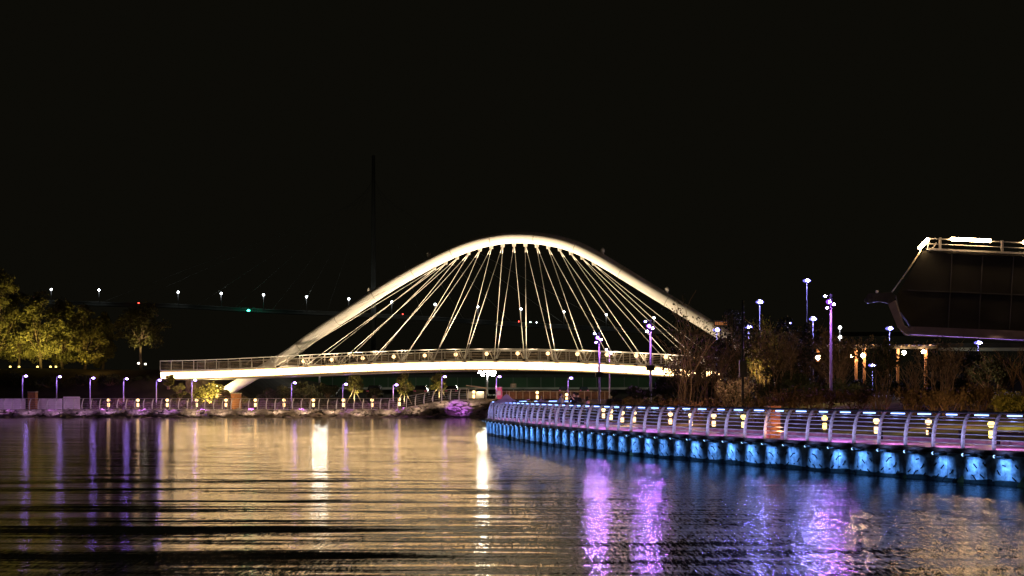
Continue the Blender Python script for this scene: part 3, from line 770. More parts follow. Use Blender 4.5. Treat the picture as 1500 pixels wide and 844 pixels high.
# bank shrubs on the levee slope
for i, (px, yt, hw, D, zb, leaf, lab) in enumerate(((20, 545, 24, 158, 3.2, 'leaf_dark', 'dark shrub on the bank slope at the far left'), (70, 548, 24, 157, 3.2, 'leaf_dark', 'dark shrub on the slope below the golden trees'), (120, 545, 24, 158, 3.2, 'leaf_dark', 'dark shrub on the slope above the second lilac panel'),
        (176, 578, 12, 151.5, .9, 'leaf_dry', 'low round shrub catching pink light behind the far railing'), (262, 556, 12, 153, 1.3, 'leaf_olive', 'tangled vine bush hanging under the bridge end'), (247, 541, 9, 150.5, 3.0, 'leaf_yellow', 'small climbing bush spilling over the left bridge end'),
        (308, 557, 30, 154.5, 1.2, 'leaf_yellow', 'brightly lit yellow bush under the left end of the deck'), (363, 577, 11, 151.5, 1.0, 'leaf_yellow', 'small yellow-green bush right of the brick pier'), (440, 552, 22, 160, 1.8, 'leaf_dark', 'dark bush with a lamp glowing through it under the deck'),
        (480, 556, 18, 168, 2.0, 'leaf_dark', 'dark bush left of the staked trees'), (550, 562, 12, 165, 1.8, 'leaf_dark', 'round dark bush between the first two staked trees'), (769, 569, 8, 200, 1.9, 'leaf_dark', 'low dark bush before the green wall'), (205, 548, 22, 160, 3.5, 'leaf_dark', 'dark shrub beneath the lone forked tree'),
        (392, 562, 20, 153, 1.0, 'leaf_dark', 'dark bush under the deck right of the arch foot'), (425, 556, 22, 156, 1.2, 'leaf_dark', 'dark bush under the deck beside a slim violet lamp'), (455, 562, 20, 156, 1.2, 'leaf_dark', 'low dark bush under the bright deck fascia'), (325, 560, 15, 151.5, 1.0, 'leaf_yellow', 'bright yellow bush pressed against the brick pier'),
        (160, 547, 22, 158, 3.3, 'leaf_dark', 'dark shrub filling the gap right of the tree row'))):
    bush(px, D, zb, yt, hw, lab, 40+i, leaf, n=90, size=.14)
light('SPOT', (X(305, 152), 152, 1.2), (1, .74, .3), 2600, None, (X(310, 158), 158, 3.6), .2, 90, 1, 'bush_uplight')
light('POINT', (X(315, 151.5), 151.6, 3.2), (1, .76, .34), 1300, None, None, .2, name='bush_glow')
light('POINT', (X(262, 151), 151, 3.3), (1, .72, .35), 60, None, None, .2, name='bush_glow')
light('POINT', (X(363, 150.5), 150.3, 1.5), (1, .8, .3), 30, None, None, .2, name='bush_glow')
light('POINT', P(470, 562, 157), (1, .82, .6), 260, None, None, .3, name='bush_glow')
light('POINT', (X(176, 150), 150.2, 1.6), (1, .25, .5), 25, None, None, .2, name='bush_glow')
# low hedge behind the far path
for px0, px1, lab in ((124, 240, 'low clipped hedge behind the far path left of the bridge end'), (244, 335, 'low hedge behind the far path under the left end of the bridge'), (358, 470, 'low hedge behind the far path right of the brick pier'), (474, 590, 'low hedge behind the far path before the staked trees')):
    rnd = random.Random(px0); x0, x1 = X(px0, 149.9), X(px1, 149.9); zb = prom_z((x0+x1)/2)
    t = thing('hedge', lab, 'hedge', ((x0+x1)/2, 150, zb)); b = MB()
    cs = [Vector((x0+(x1-x0)*(j+.5)/40, 149.9+rnd.uniform(-.2, .2), zb+.1+rnd.uniform(0, .5)+.2*math.sin(j*.9+px0))) for j in range(40)]
    leaf_cloud(b, cs, .42, 70, .11, rnd); b.build('foliage', M['hedge'], t)
    b = MB()
    for c in cs[::2]: b.tube([(c.x, c.y, zb-.05), c], [.03, .01], 4, caps=False)
    b.build('stems', M['twig'], t)
# staked young trees below the bridge
for i, (px, D) in enumerate(((519, 163), (592, 161), (643, 163))):
    zb = far_z(X(px, D), D)
    lab = ['first staked young tree seen beneath the deck', 'staked tree with bright spread stakes, middle of three', 'staked tree beside the leaning violet lamp'][i]
    t = tree(px, D, zb, 546, 15, lab, 60+i, 'leaf_olive', 'staked_tree', n=60, size=.12, group='staked trees beneath the bridge', k=30, cr=.34, low=.38, trunk=.08)
    o = Vector((X(px, D), D, zb))
    for a in (0, 1.6, 3.2, 4.8):
        b = MB(); b.tube([o+Vector((math.cos(a)*.95, math.sin(a)*.95, 0)), o+Vector((0, 0, 1.9))], .045, 5); b.build('stake', M['stake'], t)
    light('SPOT', o+Vector((.3, -1.5, .1)), (1, .76, .34), 1000, t, o+Vector((0, 0, 2.6)), .1, 90, 1, 'uplight_and_fill_beam')

# ------------------------------------------------------------------ lamp posts
def lamp_post(px, ytop, D, zb, label, kind='far', group=None, ybase=None):
    x = X(px, D); zt = Zp(ytop, D); t = thing('lamp_post', label, 'lamp post', (x, D, zb), group)
    H = zt-zb
    if kind == 'far':
        b = MB(); b.lathe((x, D, zb), [(.11, 0), (.11, .25), (.075, .3), (.055, H+.0)], 8); p = b.build('pole', M['grey_metal'], t)
        b = MB(); b.bar((x, D, zt-.02), (x+.42, D, zt+.08), .06, .05); b.build('arm', M['grey_metal'], t)
        b = MB(); b.ball((x+.36, D, zt+.0), .17, 10, sq=.55); b.build('lamp_head', G['violet'], t)
        light('SPOT', (x+.38, D-.15, zt-.1), (.50, .22, 1.0), 75, t, (x+.1, D-.5, zb), .1, 140, .9, 'lamp_beam')
    elif kind == 'violet':
        b = MB(); b.lathe((x, D, zb), [(.13, 0), (.13, .4), (.09, .5), (.065, H+.1)], 10); b.build('pole', M['grey_metal'], t)
        b = MB(); b.box((x, D, zt+.28), (.12, .12, .5)); b.build('mast_top', M['dark_metal'], t)
        for dx, dz, tl, mm in ((-.14, .12, -1, 'magenta'), (.10, -.02, 1, 'magenta'), (-.36, .42, -1, 'blueviolet'), (-.26, -.22, -1, 'magenta')):
            b = MB(); b.bar((x, D, zt+dz), (x+dx, D-.15, zt+dz), .05, .04); hd = b.build('spotlight_arm', M['dark_metal'], t)
            b = MB(); b.ball((x+dx*1.02, D-.2, zt+dz-.03), {-.14: .17, .10: .11, -.26: .09}.get(dx, .11), 10, sq=.8 if mm == 'magenta' else .5); b.build('spotlight_head', G['violet_lens' if mm == 'magenta' else 'blue_lens'], t)
            b = MB(); b.ball((x+dx*1.02, D-.2-{-.14: .15, .10: .09, -.26: .07}.get(dx, .09), zt+dz-.03), .055, 8); b.build('lamp_lens', G[mm], t)
        light('SPOT', (x-.3, D-.5, zt+.25), (.62, .22, 1.0), 170, t, (x-.2, D-1.5, zb), .12, 120, 1, 'lamp_beam')
        light('SPOT', (x-.25, D-.45, zt-.35), (.50, .22, .9), 14, t, (x, D, zb+2), .1, 60, 1, 'pole_wash')
    elif kind == 'disc':
        r = .33*D/110
        b = MB(); b.lathe((x, D, zb), [(.12, 0), (.12, .4), (.06, .5), (.035, H-.1)], 8); b.build('pole', M['pole_grey'], t)
        b = MB(); b.lathe((x, D, zt), [(.06, -.16), (r, -.10), (r, -.02)], 16); b.build('lamp_shade', M['dark_metal'], t) if False else None
        b = MB(); b.ball((x, D, zt-.08), r*1.0, 14, sq=.40); b.build('lamp_disc', G['blue_lens'], t)
        b = MB(); b.ball((x, D-r*.9, zt-.10), r*.5, 10, sq=.45); b.build('lamp_lens', G['blueviolet'], t)
        b = MB(); b.lathe((x, D, zt), [(r*.7, .04), (r*.6, .10), (r*.2, .14)], 16); b.build('lamp_cap', M['grey_metal'], t)
        light('SPOT', (x, D, zt-.26), (.6, .6, 1.0), 9, t, (x, D-.01, zb), .15, 150, 1, 'lamp_beam')
    return t
FL = 'violet lamp posts on the far path'
fpos = [(33, 551, 'above the lilac fence at the far left'), (83, 552, 'right of the brown brick pier'), (132, 554, 'at the right end of the lilac fence panels'), (181, 555, 'left of the bridge end, by the pink-lit shrub'), (229, 557, 'just below the left end of the bridge'),
        (281, 557, 'under the deck beside the bright yellow bush'), (427, 561, 'under the deck, right of the arch foot'), (502, 563, 'left of the first staked tree'), (576, 564, 'between the first and middle staked trees')]
for px, yt, lab in fpos:
    lamp_post(px, yt, 150, prom_z(X(px, 150)), 'slim violet lamp post '+lab, 'far', FL)
for px, yt, lab in ((647, 552, 'beside the third staked tree'), (727, 552, 'between stall and pink kiosk'), (832, 554, 'on the brown bank behind the people')):
    lamp_post(px, yt, 153, far_z(X(px, 153), 153), 'slim violet lamp post '+lab, 'far', FL)
RG = 'violet spotlight masts by the promenade'
lamp_post(1217, 445, 75, right_z(X(1217, 75), 75), 'tall violet-lit spotlight mast right of the leafy tree, nearest of its kind', 'violet', RG)
lamp_post(953, 480, 90, right_z(X(953, 90), 90), 'violet-lit spotlight mast in front of the right cables', 'violet', RG)
lamp_post(878, 497, 100, QD, 'violet-lit spotlight mast before the cables, left of the bushes', 'violet', RG)
lamp_post(893, 517, 150, 1.8, 'small distant violet spotlight mast just right of another', 'violet', RG)
BG = 'blue-white disc lamps among the right-hand trees'
for px, yt, D, lab in ((1113, 441, 100, 'above the yellow-lit tree'), (1182, 410, 118, 'highest of all, left of the tall violet mast'), (1154, 472, 110, 'low above dark twigs, midway between two tall lamps'), (1191, 466, 100, 'small, just below the highest lamp'),
                       (1050, 482, 110, 'beside the end of the arch'), (1097, 478, 118, 'faint and half hidden behind twigs'), (1303, 480, 112, 'at the lower corner of the dark overhang'), (1433, 501, 138, 'just under the long lilac beam'), (1278, 534, 140, 'low behind the timber pergola')):
    lamp_post(px, yt, D, 1.7, 'blue-white disc lamp '+lab, 'disc', BG)
for px, y0, D, lab in ((1088, 440, 68, 'dark unlit pole with a long box, before the yellow-lit tree'),):
    z = right_z(X(px, D), D); t = thing('utility_pole', lab, 'pole', (X(px, D), D, z)); x = X(px, D)
    b = MB(); b.lathe((x, D, z), [(.1, 0), (.07, .4), (.05, Zp(y0, D)-z)], 8); b.build('pole', M['dark_metal'], t)
    b = MB(); b.box((x, D, Zp(540, D)), (.34, .3, .85)); b.build('box', M['dark_metal'], t)
for px, yb, D in ((878, 549, 99.7), (953, 539, 89.7)):
    x = X(px, D); t = thing('pole_speaker', 'dark box clamped to the violet mast '+('left of the bushes' if px < 900 else 'over the bushes'), 'box', (x, D, Zp(yb, D)-.2))
    b = MB(); b.box((x-.02, D-.1, Zp(yb, D)), (.55, .3, .34)); b.build('housing', M['dark_metal'], t)
    b = MB(); b.bar((x, D-.02, Zp(yb, D)-.24), (x, D-.02, Zp(yb, D)+.24), .2, .05); b.build('clamp', M['grey_metal'], t)
# the very bright floodlight behind the deck
t = thing('floodlight_mast', 'bright white floodlight cluster under the middle of the bridge', 'floodlight', (X(714, 240), 240, 2.1)); x = X(714, 240)
b = MB(); b.lathe((x, 240, 2.1), [(.16, 0), (.1, 4.5)], 8); b.build('pole', M['grey_metal'], t)
for dx, dz in ((-1.3, .1), (-.5, .35), (.4, .35), (1.2, .15), (-.8, -.3), (.3, -.3), (1.0, -.35)):
    b = MB(); b.box((x+dx, 240, Zp(546, 240)+dz), (.55, .25, .4)); b.build('lamp_head', G['flood'], t)
light('POINT', (x, 242.0, Zp(546, 240)), (.9, 1, .85), 9000, t, None, .5, name='flood_beam')
# floodlight hidden behind the deck at the left; only its long reflection shows
t = thing('floodlight_mast', 'white floodlight mast hidden behind the left part of the deck', 'floodlight', (X(468, 215), 215, 2.1)); x = X(468, 215)
b = MB(); b.lathe((x, 215, 2.1), [(.16, 0), (.1, Zp(538, 215)-2.1)], 8); b.build('pole', M['grey_metal'], t)
for dx in (-.8, 0, .8):
    b = MB(); b.box((x+dx, 215, Zp(537, 215)), (.55, .25, .4)); b.build('lamp_head', G['flood_b'], t)

# ------------------------------------------------------------------ background across the water
gw = thing('green_wall', 'long green roadside wall under floodlight behind the bridge', 'wall', (X(700, 300), 300, 2))
b = MB(); b.box((X(700, 300), 300, Zp(560.5, 300)), (78, .4, 2.2)); b.build('green_panels', M['green_paint'], gw)
b = MB(); b.box((X(700, 300), 299.6, Zp(569, 300)), (78, .5, .45)); b.build('pale_base', M['pale_wall'], gw)
b = MB()
for i in range(26): b.box((X(700, 300)-38+i*3.05, 299.7, Zp(560.5, 300)), (.14, .14, 2.3))
b.build('mullions', M['viaduct'], gw)
b = MB(); b.box((X(700, 300), 303, Zp(551, 300)), (84, 5, .7)); b.build('dark_parapet', M['asphalt'], gw)
def car(px, D, z, label, rz=0, seed=0, lit=False):
    t = thing('parked_car', label, 'car', (X(px, D), D, z), 'dark cars parked across the canal', rz, local=True)
    b = MB(); pr = [(-.9, .28), (-.92, .75), (-.86, .95), (.86, .95), (.92, .75), (.9, .28)]
    b.prism([(x_, -2.1, z_) for x_, z_ in pr], (0, 4.2, 0)); b.build('body', M['car_paint'], t)
    b = MB(); b.prism([(-.82, -1.5, .95), (-.62, -1.2, 1.5), (.62, -1.2, 1.5), (.82, -1.5, .95)], (0, 2.9, 0)); b.build('cabin', M['car_paint'], t)
    b = MB(); b.add([(-.7, -1.53, 1.0), (.7, -1.53, 1.0), (.55, -1.24, 1.44), (-.55, -1.24, 1.44)], [(0, 1, 2, 3)]); b.build('rear_window', M['car_glass'], t)
    for sx in (-.8, .8):
        for sy in (-1.35, 1.35):
            b = MB(); b.tube([(sx-.1, sy, .32), (sx+.1, sy, .32)], .32, 12); b.build('wheel', M['tyre'], t)
    for sx in (-.7, .7):
        b = MB(); b.box((sx, -2.12, .78), (.3, .05, .14)); b.build('tail_light', M['pink'], t)
    if lit:
        b = MB(); b.box((.1, -2.13, 1.15), (.25, .04, .25)); 
    return t
for px, D, z, lab in ((549, 175, 1.95, 'dark parked car between two staked trees'), (617, 178, 1.95, 'dark parked car between the middle and third staked trees'), (662, 190, 1.95, 'dark parked car right of the third staked tree'),
                      (484, 180, 2.0, 'dark parked car left of the first staked tree'), (825, 262, 2.0, 'left one of two dark cars before the pale wall base'), (855, 262, 2.0, 'right one of two dark cars before the pale wall base')):
    car(px, D, z, lab)
# small stall with bright roof, pink kiosk, white notice board
D = 158; t = thing('stall', 'small stall with a pale sloping roof beneath the floodlight', 'stall', (X(697, D), D, 1.9))
b = MB(); a0, a1 = X(683, D), X(714, D); b.prism([(a0, D-.8, Zp(564, D)), (a1, D-.8, Zp(568, D)), (a1, D-.8, Zp(569.5, D)), (a0, D-.8, Zp(565.5, D))], (0, 2, 0)); b.build('roof', M['roof'], t)
for px in (684, 697, 712):
    b = MB(); b.box((X(px, D), D-.6, (1.9+Zp(568, D))/2), (.08, .08, Zp(568, D)-1.9)); b.build('post', M['stake'], t)
b = MB(); b.box((X(697, D), D+.4, 2.3), (1.9, .5, .8)); b.build('counter', M['pale_wall'], t)
light('POINT', (X(703, D), D-.2, Zp(572, D)), (1, .8, .5), 60, t, None, .15, name='stall_bulb')
D = 156; t = thing('kiosk', 'narrow pink kiosk beside the stall', 'kiosk', (X(731, D), D, 1.7))
b = MB(); b.box((X(731, D), D, (1.7+Zp(568, D))/2), (.72, .6, Zp(568, D)-1.7)); b.build('body', M['pink'], t)
b = MB(); b.box((X(731, D), D, Zp(567.4, D)), (.8, .7, .08)); b.build('roof', M['lilac_panel'], t)
b = MB(); b.box((X(731, D), D-.31, Zp(576, D)), (.4, .02, .5)); b.build('hatch', M['lilac_panel'], t)
light('SPOT', (X(725, 152), 152.5, 3.4), (1, .35, .8), 160, None, (X(731, D), D, 2.2), .1, 60, 1, 'kiosk_light')
D = 170; t = thing('notice_board', 'blank white square notice board in front of the green wall', 'sign', (X(752, D), D, 1.9))
b = MB(); b.box((X(752, D), D, Zp(565, D)), (.75, .06, .5)); b.build('panel', M['pale_wall'], t)
b = MB(); b.box((X(752, D), D+.05, (1.9+Zp(565, D))/2), (.06, .06, Zp(565, D)-1.9)); b.build('post', M['grey_metal'], t)
light('SPOT', (X(752, 165), 165, 1.9), (1, .95, .85), 60, None, (X(752, D), D, 3.3), .1, 50, 1, 'board_light')
# brown slatted fence on the bank, right of the stall
t = thing('bank_fence', 'brown slatted fence along the bank behind the people', 'fence', (X(790, 156), 156, 1.7))
for i in range(17):
    x = X(736+i*10, 156); b = MB(); b.box((x, 156, Zp(580, 156)), (.07, .07, 1.15)); b.build('post', M['stake'], t)
b = MB(); b.box((X(816, 156), 156.05, Zp(579.5, 156)), (12.6, .03, .8)); b.build('slats', M['timber'], t)
b = MB(); b.box((X(816, 156), 156, Zp(573.2, 156)), (12.6, .06, .06)); b.build('top_rail', M['stake'], t)
light('POINT', (X(760, 153), 153, 2.9), (1, .6, .5), 22, None, None, .2, name='bank_fill')  # fill lights without fixtures along the fence
light('POINT', (X(820, 153), 153, 2.9), (1, .5, .6), 22, None, None, .2, name='bank_fill')

# far cable-stayed road bridge
fbz = lambda px: Zp(np.interp(px, [60, 110, 260, 400, 511, 640, 760, 900, 1040], [441, 443, 447, 455, 459, 466, 474, 481, 488]), 1500)
hb = thing('road_bridge', 'distant dark cable-stayed road bridge with a thin tower', 'bridge', (X(547, 1500), 1500, 0))
pts = [(X(p, 1500), 1500, fbz(p)) for p in range(-200, 1500, 20)]
b = MB()
for p, q in zip(pts[:-1], pts[1:]): b.bar((p[0], p[1], p[2]-1.6), (q[0], q[1], q[2]-1.6), 14, 3.2)
b.build('road_deck', M['viaduct'], hb)
b = MB()
for p, q in zip(pts[:-1], pts[1:]): b.bar((p[0], 1492.8, p[2]+.5), (q[0], 1492.8, q[2]+.5), .3, 1.0)
b.build('parapet', M['viaduct'], hb)
b = MB(); b.box((X(547, 1500), 1500, Zp(400, 1500)), (5, 5, 300)) if False else b.lathe((X(547, 1500), 1500, 0), [(3.5, 0), (2.6, 110), (1.8, Zp(228, 1500))], 6); b.build('tower', M['viaduct'], hb)
for px in (150, 190, 290, 345, 400, 440, 480, 620, 680, 750, 830, 900):
    top = Vector((X(547, 1500), 1500, Zp(250+abs(px-547)*.1, 1500))); bt = Vector((X(px, 1500), 1493.5, fbz(px)))
    b = MB(); b.tube([top, bt], .09, 4); b.build('stay_cable', M['viaduct'], hb)
light('SPOT', (X(547, 1500), 1240, 40), (.9, .85, .7), 62000, hb, (X(547, 1500), 1500, 180), 1, 50, .2, 'tower_fill')  # added light that lifts the tower out of the dark, no fixture
far_l = [(75, 424), (145, 425), (261, 428), (324, 430), (386, 432), (449, 435), (511, 438), (574, 442.5), (637.5, 446), (700, 449.4), (763, 453), (826, 456.7), (888, 461), (958, 465.5)]
proto = None
for i, (px, py) in enumerate(far_l):
    D = 1490; H = Zp(py, D)-fbz(px); lab = 'tiny white road lamp on the distant bridge, %s from the left' % NTH[i]
    x = X(px, D)
    t = thing('road_lamp', lab, 'street lamp', (x, D, fbz(px)), 'road lamps on the distant bridge')
    b = MB(); b.lathe((x, D, fbz(px)), [(.28, 0), (.2, H)], 6); b.build('pole', M['grey_metal'], t)
    b = MB(); b.ball((x, D, fbz(px)+H), 1.15, 8); b.build('lamp_head', G['far'], t)
    light('POINT', (x, D-3, fbz(px)+H-1), (.8, .9, .9), 900, t, None, .5, name='road_glow')
for px, py, g, r, lab in ((364, 455, 'green', 1.5, 'green signal light on the distant bridge girder'), (203, 444, 'red', .8, 'red marker light on the distant bridge')):
    D = 1485; x = X(px, D); t = thing('signal_light', lab, 'signal light', (x, D, Zp(py, D)-1))
    b = MB(); b.ball((x, D, Zp(py, D)), r, 8, sq=.7); b.build('lens', G[g], t); b = MB(); b.box((x, D+1.2, Zp(py, D)), (2, 1.2, 2)); b.build('housing', M['dark_metal'], t)
for px, g in ((590, 'red'), (760, 'red'), (777, 'far'), (786, 'far')):
    D = 1486; x = X(px, D); t = thing('vehicle', 'vehicle on the distant bridge, %s lights, %s' % ('red tail' if g == 'red' else 'white head', {590: 'left of the centre cables', 760: 'behind the middle cables', 777: 'just right of the middle cables', 786: 'right-hand one of two'}[px]), 'vehicle', (x, D, fbz(px)))
    b = MB(); b.box((x, D, fbz(px)+1.3), (4.2, 1.8, 1.2), top=(.6, .9)); b.build('body', M['car_paint'], t)
    b = MB(); b.ball((x, D-1.1, fbz(px)+1.4), .55, 6); b.build('lamp', G[g], t)

# ------------------------------------------------------------------ dark overhanging platform at the right
D = 120
hp = thing('overhanging_platform', 'dark hull-shaped platform jutting in from the right with a lit railing', 'platform', (X(1560, D), D, 2))
ol = [(1352, 367), (1700, 383), (1700, 500), (1500, 490), (1338, 482), (1318, 456), (1313, 433)]
b = MB(); b.prism([P(a, c, D) for a, c in ol], (.6, 2.4, 0)); b.build('hull', M['hull'], hp)
for px in (1395, 1440, 1485):
    b = MB(); b.bar(P(px, 370+(px-1352)*.045, D-.02), P(px-6, 482, D-.02), .07, .06); b.build('hull_seam', M['asphalt'], hp)
b = MB(); b.bar(P(1330, 425, D-.02), P(1700, 440, D-.02), .06, .08); b.build('hull_ledge', M['asphalt'], hp)
b = MB(); b.prism([P(a, c, D-.35) for a, c in ((1330, 478), (1500, 485), (1700, 494), (1700, 508), (1500, 498), (1340, 490))], (0, 3.0, 0)); b.build('bottom_beam', M['hull_beam'], hp)
b = MB(); b.bar(P(1326, 487.5, D-.5), P(1700, 505.5, D-.5), .3, .22); b.build('beam_lip', M['hull_beam'], hp)
b = MB(); b.prism([P(a, c, D-.4) for a, c in ((1301, 446), (1311, 440), (1323, 476), (1342, 489), (1330, 490), (1315, 480))], (.3, .6, 0)); b.build('edge_beam', M['hull_beam'], hp)
b = MB(); b.prism([P(a, c, D-.3) for a, c in ((1266, 440), (1272, 430), (1306, 428), (1312, 433), (1308, 446), (1290, 442), (1270, 444))], (.1, .5, 0)); b.build('nose_bracket', M['dark_metal'], hp)
b = MB(); b.ball(P(1284.5, 427.5, D-.4), .13, 8); b.build('nose_lamp', M['white_steel'], hp)
def pl(px): return 349.5+(px-1360)*.045
for k, (dy, wd) in enumerate(((0, .09), (7.6, .06), (15.5, .16))):
    b = MB(); b.bar(P(1358, pl(1358)+dy, D-.2), P(1700, pl(1700)+dy, D-.2), wd, wd); b.build('rail', M['rail_metal'], hp)
for px in (1377, 1468, 1559, 1650):
    b = MB(); b.bar(P(px, pl(px)-2, D-.2), P(px, pl(px)+17, D-.2), .2, .14); b.build('rail_post', M['rail_metal'], hp)
b = MB(); b.bar(P(1361, 350, D-.2), P(1347, 366, D-.2), .08, .08); b.bar(P(1361, 352, D-.2), P(1358, 366, D-.2), .07, .07); b.bar(P(1364, 366, D-.2), P(1372, 356, D-.2), .1, .07); b.build('end_truss', M['rail_metal'], hp)
for a, c in (((1393, 350.2), (1451, 352.8)), ((1499, 355), (1557, 357.6)), ((1346, 364.5), (1360, 350))):
    b = MB(); b.tube([P(*a, D-.4), P(*c, D-.4)], .15, 8); o_ = b.build('light_tube', G['tube'], hp)
    m_ = (P(*a, D)+P(*c, D))/2
    light('POINT', m_+Vector((0, -1.0, .3)), (1, .68, .38), 50, hp, None, .3, name='tube_glow')
b = MB(); b.tube([P(1349, 367, D-.2), P(1330, 396, D-.2), P(1306, 429, D-.2)], .06, 6); b.build('stay_rod', M['stake'], hp)
light('POINT', P(1325, 398, D-2.5), (1, .75, .45), 6, hp, None, .2, name='rod_glow')
b = MB(); b.box((X(1600, D+5), D+5, Zp(500, D+5)/2+1), (3, 3, Zp(500, D+5)-1)); b.build('support_pier', M['concrete'], hp)
light('AREA', P(1440, 505, D+.3), (.42, .25, 1.0), 200, hp, P(1440, 490, D+.3), (16, .3), 60, name='beam_wash')
light('AREA', P(1440, 506, D-.6), (1, .6, .5), 30, hp, P(1440, 490, D-.3), (16, .2), 50, name='beam_wash')

# pergola with warm lamps, among the trees
D = 108; t = thing('pergola', 'timber pergola with round warm lamps behind the tall bare shrubs', 'pergola', (X(1275, D), D, 1.8))
for px in (1198, 1254, 1266, 1315, 1356):
    b = MB(); b.box((X(px, D), D, (1.4+Zp(508, D))/2), (.2, .2, Zp(508, D)-1.4)); b.build('post', M['timber'], t)
b = MB(); b.box((X(1270, D), D, Zp(509, D)), (11, .3, .22)); b.build('beam', M['dark_metal'], t)
b = MB(); b.box((X(1270, D), D+2.5, Zp(507, D)), (11, .3, .22)); b.build('beam', M['dark_metal'], t)
for i in range(20):
    b = MB(); b.bar((X(1175, D)+i*.56, D-.5, Zp(506, D)), (X(1175, D)+i*.56, D+3, Zp(506, D)), .08, .14); b.build('rafter', M['bark'], t)
for px, py in ((1198, 524), (1247, 523), (1264, 521), (1324, 517), (1353, 516)):
    q = P(px, py, D-.45); b = MB(); b.ball(q, .17, 12); b.build('globe_lamp', G['warm_lamp'], t)
    light('POINT', q+Vector((0, -.1, 0)), (1, .5, .22), 5, t, None, .2, name='globe_glow')
D = 150; t = thing('low_building', 'low building with a pale lit eave beneath the lilac beam', 'building', (X(1440, D), D, 1.8))
b = MB(); b.box((X(1470, D), D+3, 3.2), (14, 6, 3.4)); b.build('wall', M['asphalt'], t)
b = MB(); b.box((X(1470, D), D-.4, Zp(512, D)), (14.4, .5, .35)); b.build('eave', M['pale_wall'], t)
b = MB(); b.box((X(1470, D), D+3, Zp(506, D)), (14.4, 7, .5)); b.build('roof', M['asphalt'], t)
light('SPOT', P(1420, 540, D-6), (.8, .9, .75), 160, None, P(1440, 512, D), .2, 90, 1, 'eave_light')
# orange sign
D = 128; t = thing('sign_board', 'small dim orange sign board on a post by the end of the arch', 'sign', (X(1056, D), D, 1.8))
b = MB(); b.box((X(1056, D), D, Zp(474, D)), (1.3, .12, .55)); b.build('frame', M['dark_metal'], t)
b = MB()
for i in range(7): b.box((X(1056, D)-.5+i*.165, D-.075, Zp(474, D)), (.11, .02, .3))
b.build('lit_marks', G['sign'], t)
b = MB(); b.box((X(1056, D), D+.1, (1.8+Zp(474, D))/2), (.1, .1, Zp(474, D)-1.8)); b.build('post', M['dark_metal'], t)
# slender street lamp with two small lights
t = thing('street_lamp', 'thin distant street lamp with two tiny lights right of the tall violet mast', 'street lamp', (X(1230, 200), 200, 2)); x = X(1230, 200)
b = MB(); b.lathe((x, 200, 2), [(.12, 0), (.08, Zp(480, 200)-2)], 6); b.build('pole', M['grey_metal'], t)
for yy in (480, 494): b = MB(); b.ball((x, 199.8, Zp(yy, 200)), .24, 8); b.build('lamp_head', G['far'], t)

# ------------------------------------------------------------------ vegetation of the right bank
def rz_(px, D): return right_z(X(px, D), D)
rb = [(1206, 548, 30, 97, 'dark bush under the first pergola lamp'), (1262, 552, 30, 96, 'dark bush under the pair of pergola lamps'), (1318, 548, 28, 97, 'dark bush under the right pergola lamps'), (1375, 545, 30, 95, 'dark bush under the low pale eave'), (905, 563, 18, 92, 'low dark bush at the left end of the right bank'), (935, 552, 22, 90, 'dark bush before the end of the bright fascia'), (968, 542, 24, 92, 'dark leafy bush crossing the bridge fascia'), (1000, 535, 26, 94, 'tall dark bush hiding the right of the deck'),
      (1036, 530, 26, 96, 'tall dark bush below the end of the arch'), (920, 580, 22, 82, 'reddish low bush behind the first bollards'), (1140, 520, 30, 90, 'dense dark bush right of the yellow-lit tree'), (1172, 545, 28, 86, 'dark bush left of the tall violet mast'), (1232, 555, 30, 84, 'dark bush right of the tall violet mast'), (1075, 560, 26, 86, 'dark bush behind the pole with the long box')]
for i, (px, yt, hw, D, lab) in enumerate(rb):
    leaf = 'leaf_dry' if 'reddish' in lab else 'leaf_dark'
    bush(px, D, rz_(px, D), yt, hw, lab, 80+i, leaf, n=150, size=.11, k=16)
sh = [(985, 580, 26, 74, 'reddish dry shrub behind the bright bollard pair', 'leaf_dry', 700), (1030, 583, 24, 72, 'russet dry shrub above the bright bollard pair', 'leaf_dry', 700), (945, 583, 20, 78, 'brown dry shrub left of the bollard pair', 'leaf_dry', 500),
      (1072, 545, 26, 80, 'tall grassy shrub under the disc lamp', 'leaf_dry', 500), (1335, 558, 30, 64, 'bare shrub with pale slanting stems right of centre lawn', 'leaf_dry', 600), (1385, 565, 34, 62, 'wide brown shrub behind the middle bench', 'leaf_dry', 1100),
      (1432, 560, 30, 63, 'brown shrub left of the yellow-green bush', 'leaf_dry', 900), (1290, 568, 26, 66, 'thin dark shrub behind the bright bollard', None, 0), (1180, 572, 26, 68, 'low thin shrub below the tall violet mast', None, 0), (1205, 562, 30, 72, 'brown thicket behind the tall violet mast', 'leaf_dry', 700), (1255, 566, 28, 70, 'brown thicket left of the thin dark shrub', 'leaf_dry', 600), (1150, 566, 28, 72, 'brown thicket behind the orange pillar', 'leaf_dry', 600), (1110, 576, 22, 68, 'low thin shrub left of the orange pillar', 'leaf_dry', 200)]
for i, (px, yt, hw, D, lab, lf, nl) in enumerate(sh):
    twigs(px, D, rz_(px, D), yt, hw, lab, 100+i, k=22, leaf=lf, nleaf=nl, r=.016)
bush(1482, 60, rz_(1482, 60), 573, 34, 'yellow-green bush at the right edge behind the lawn', 120, 'leaf_yellow', n=220, size=.07, k=18)
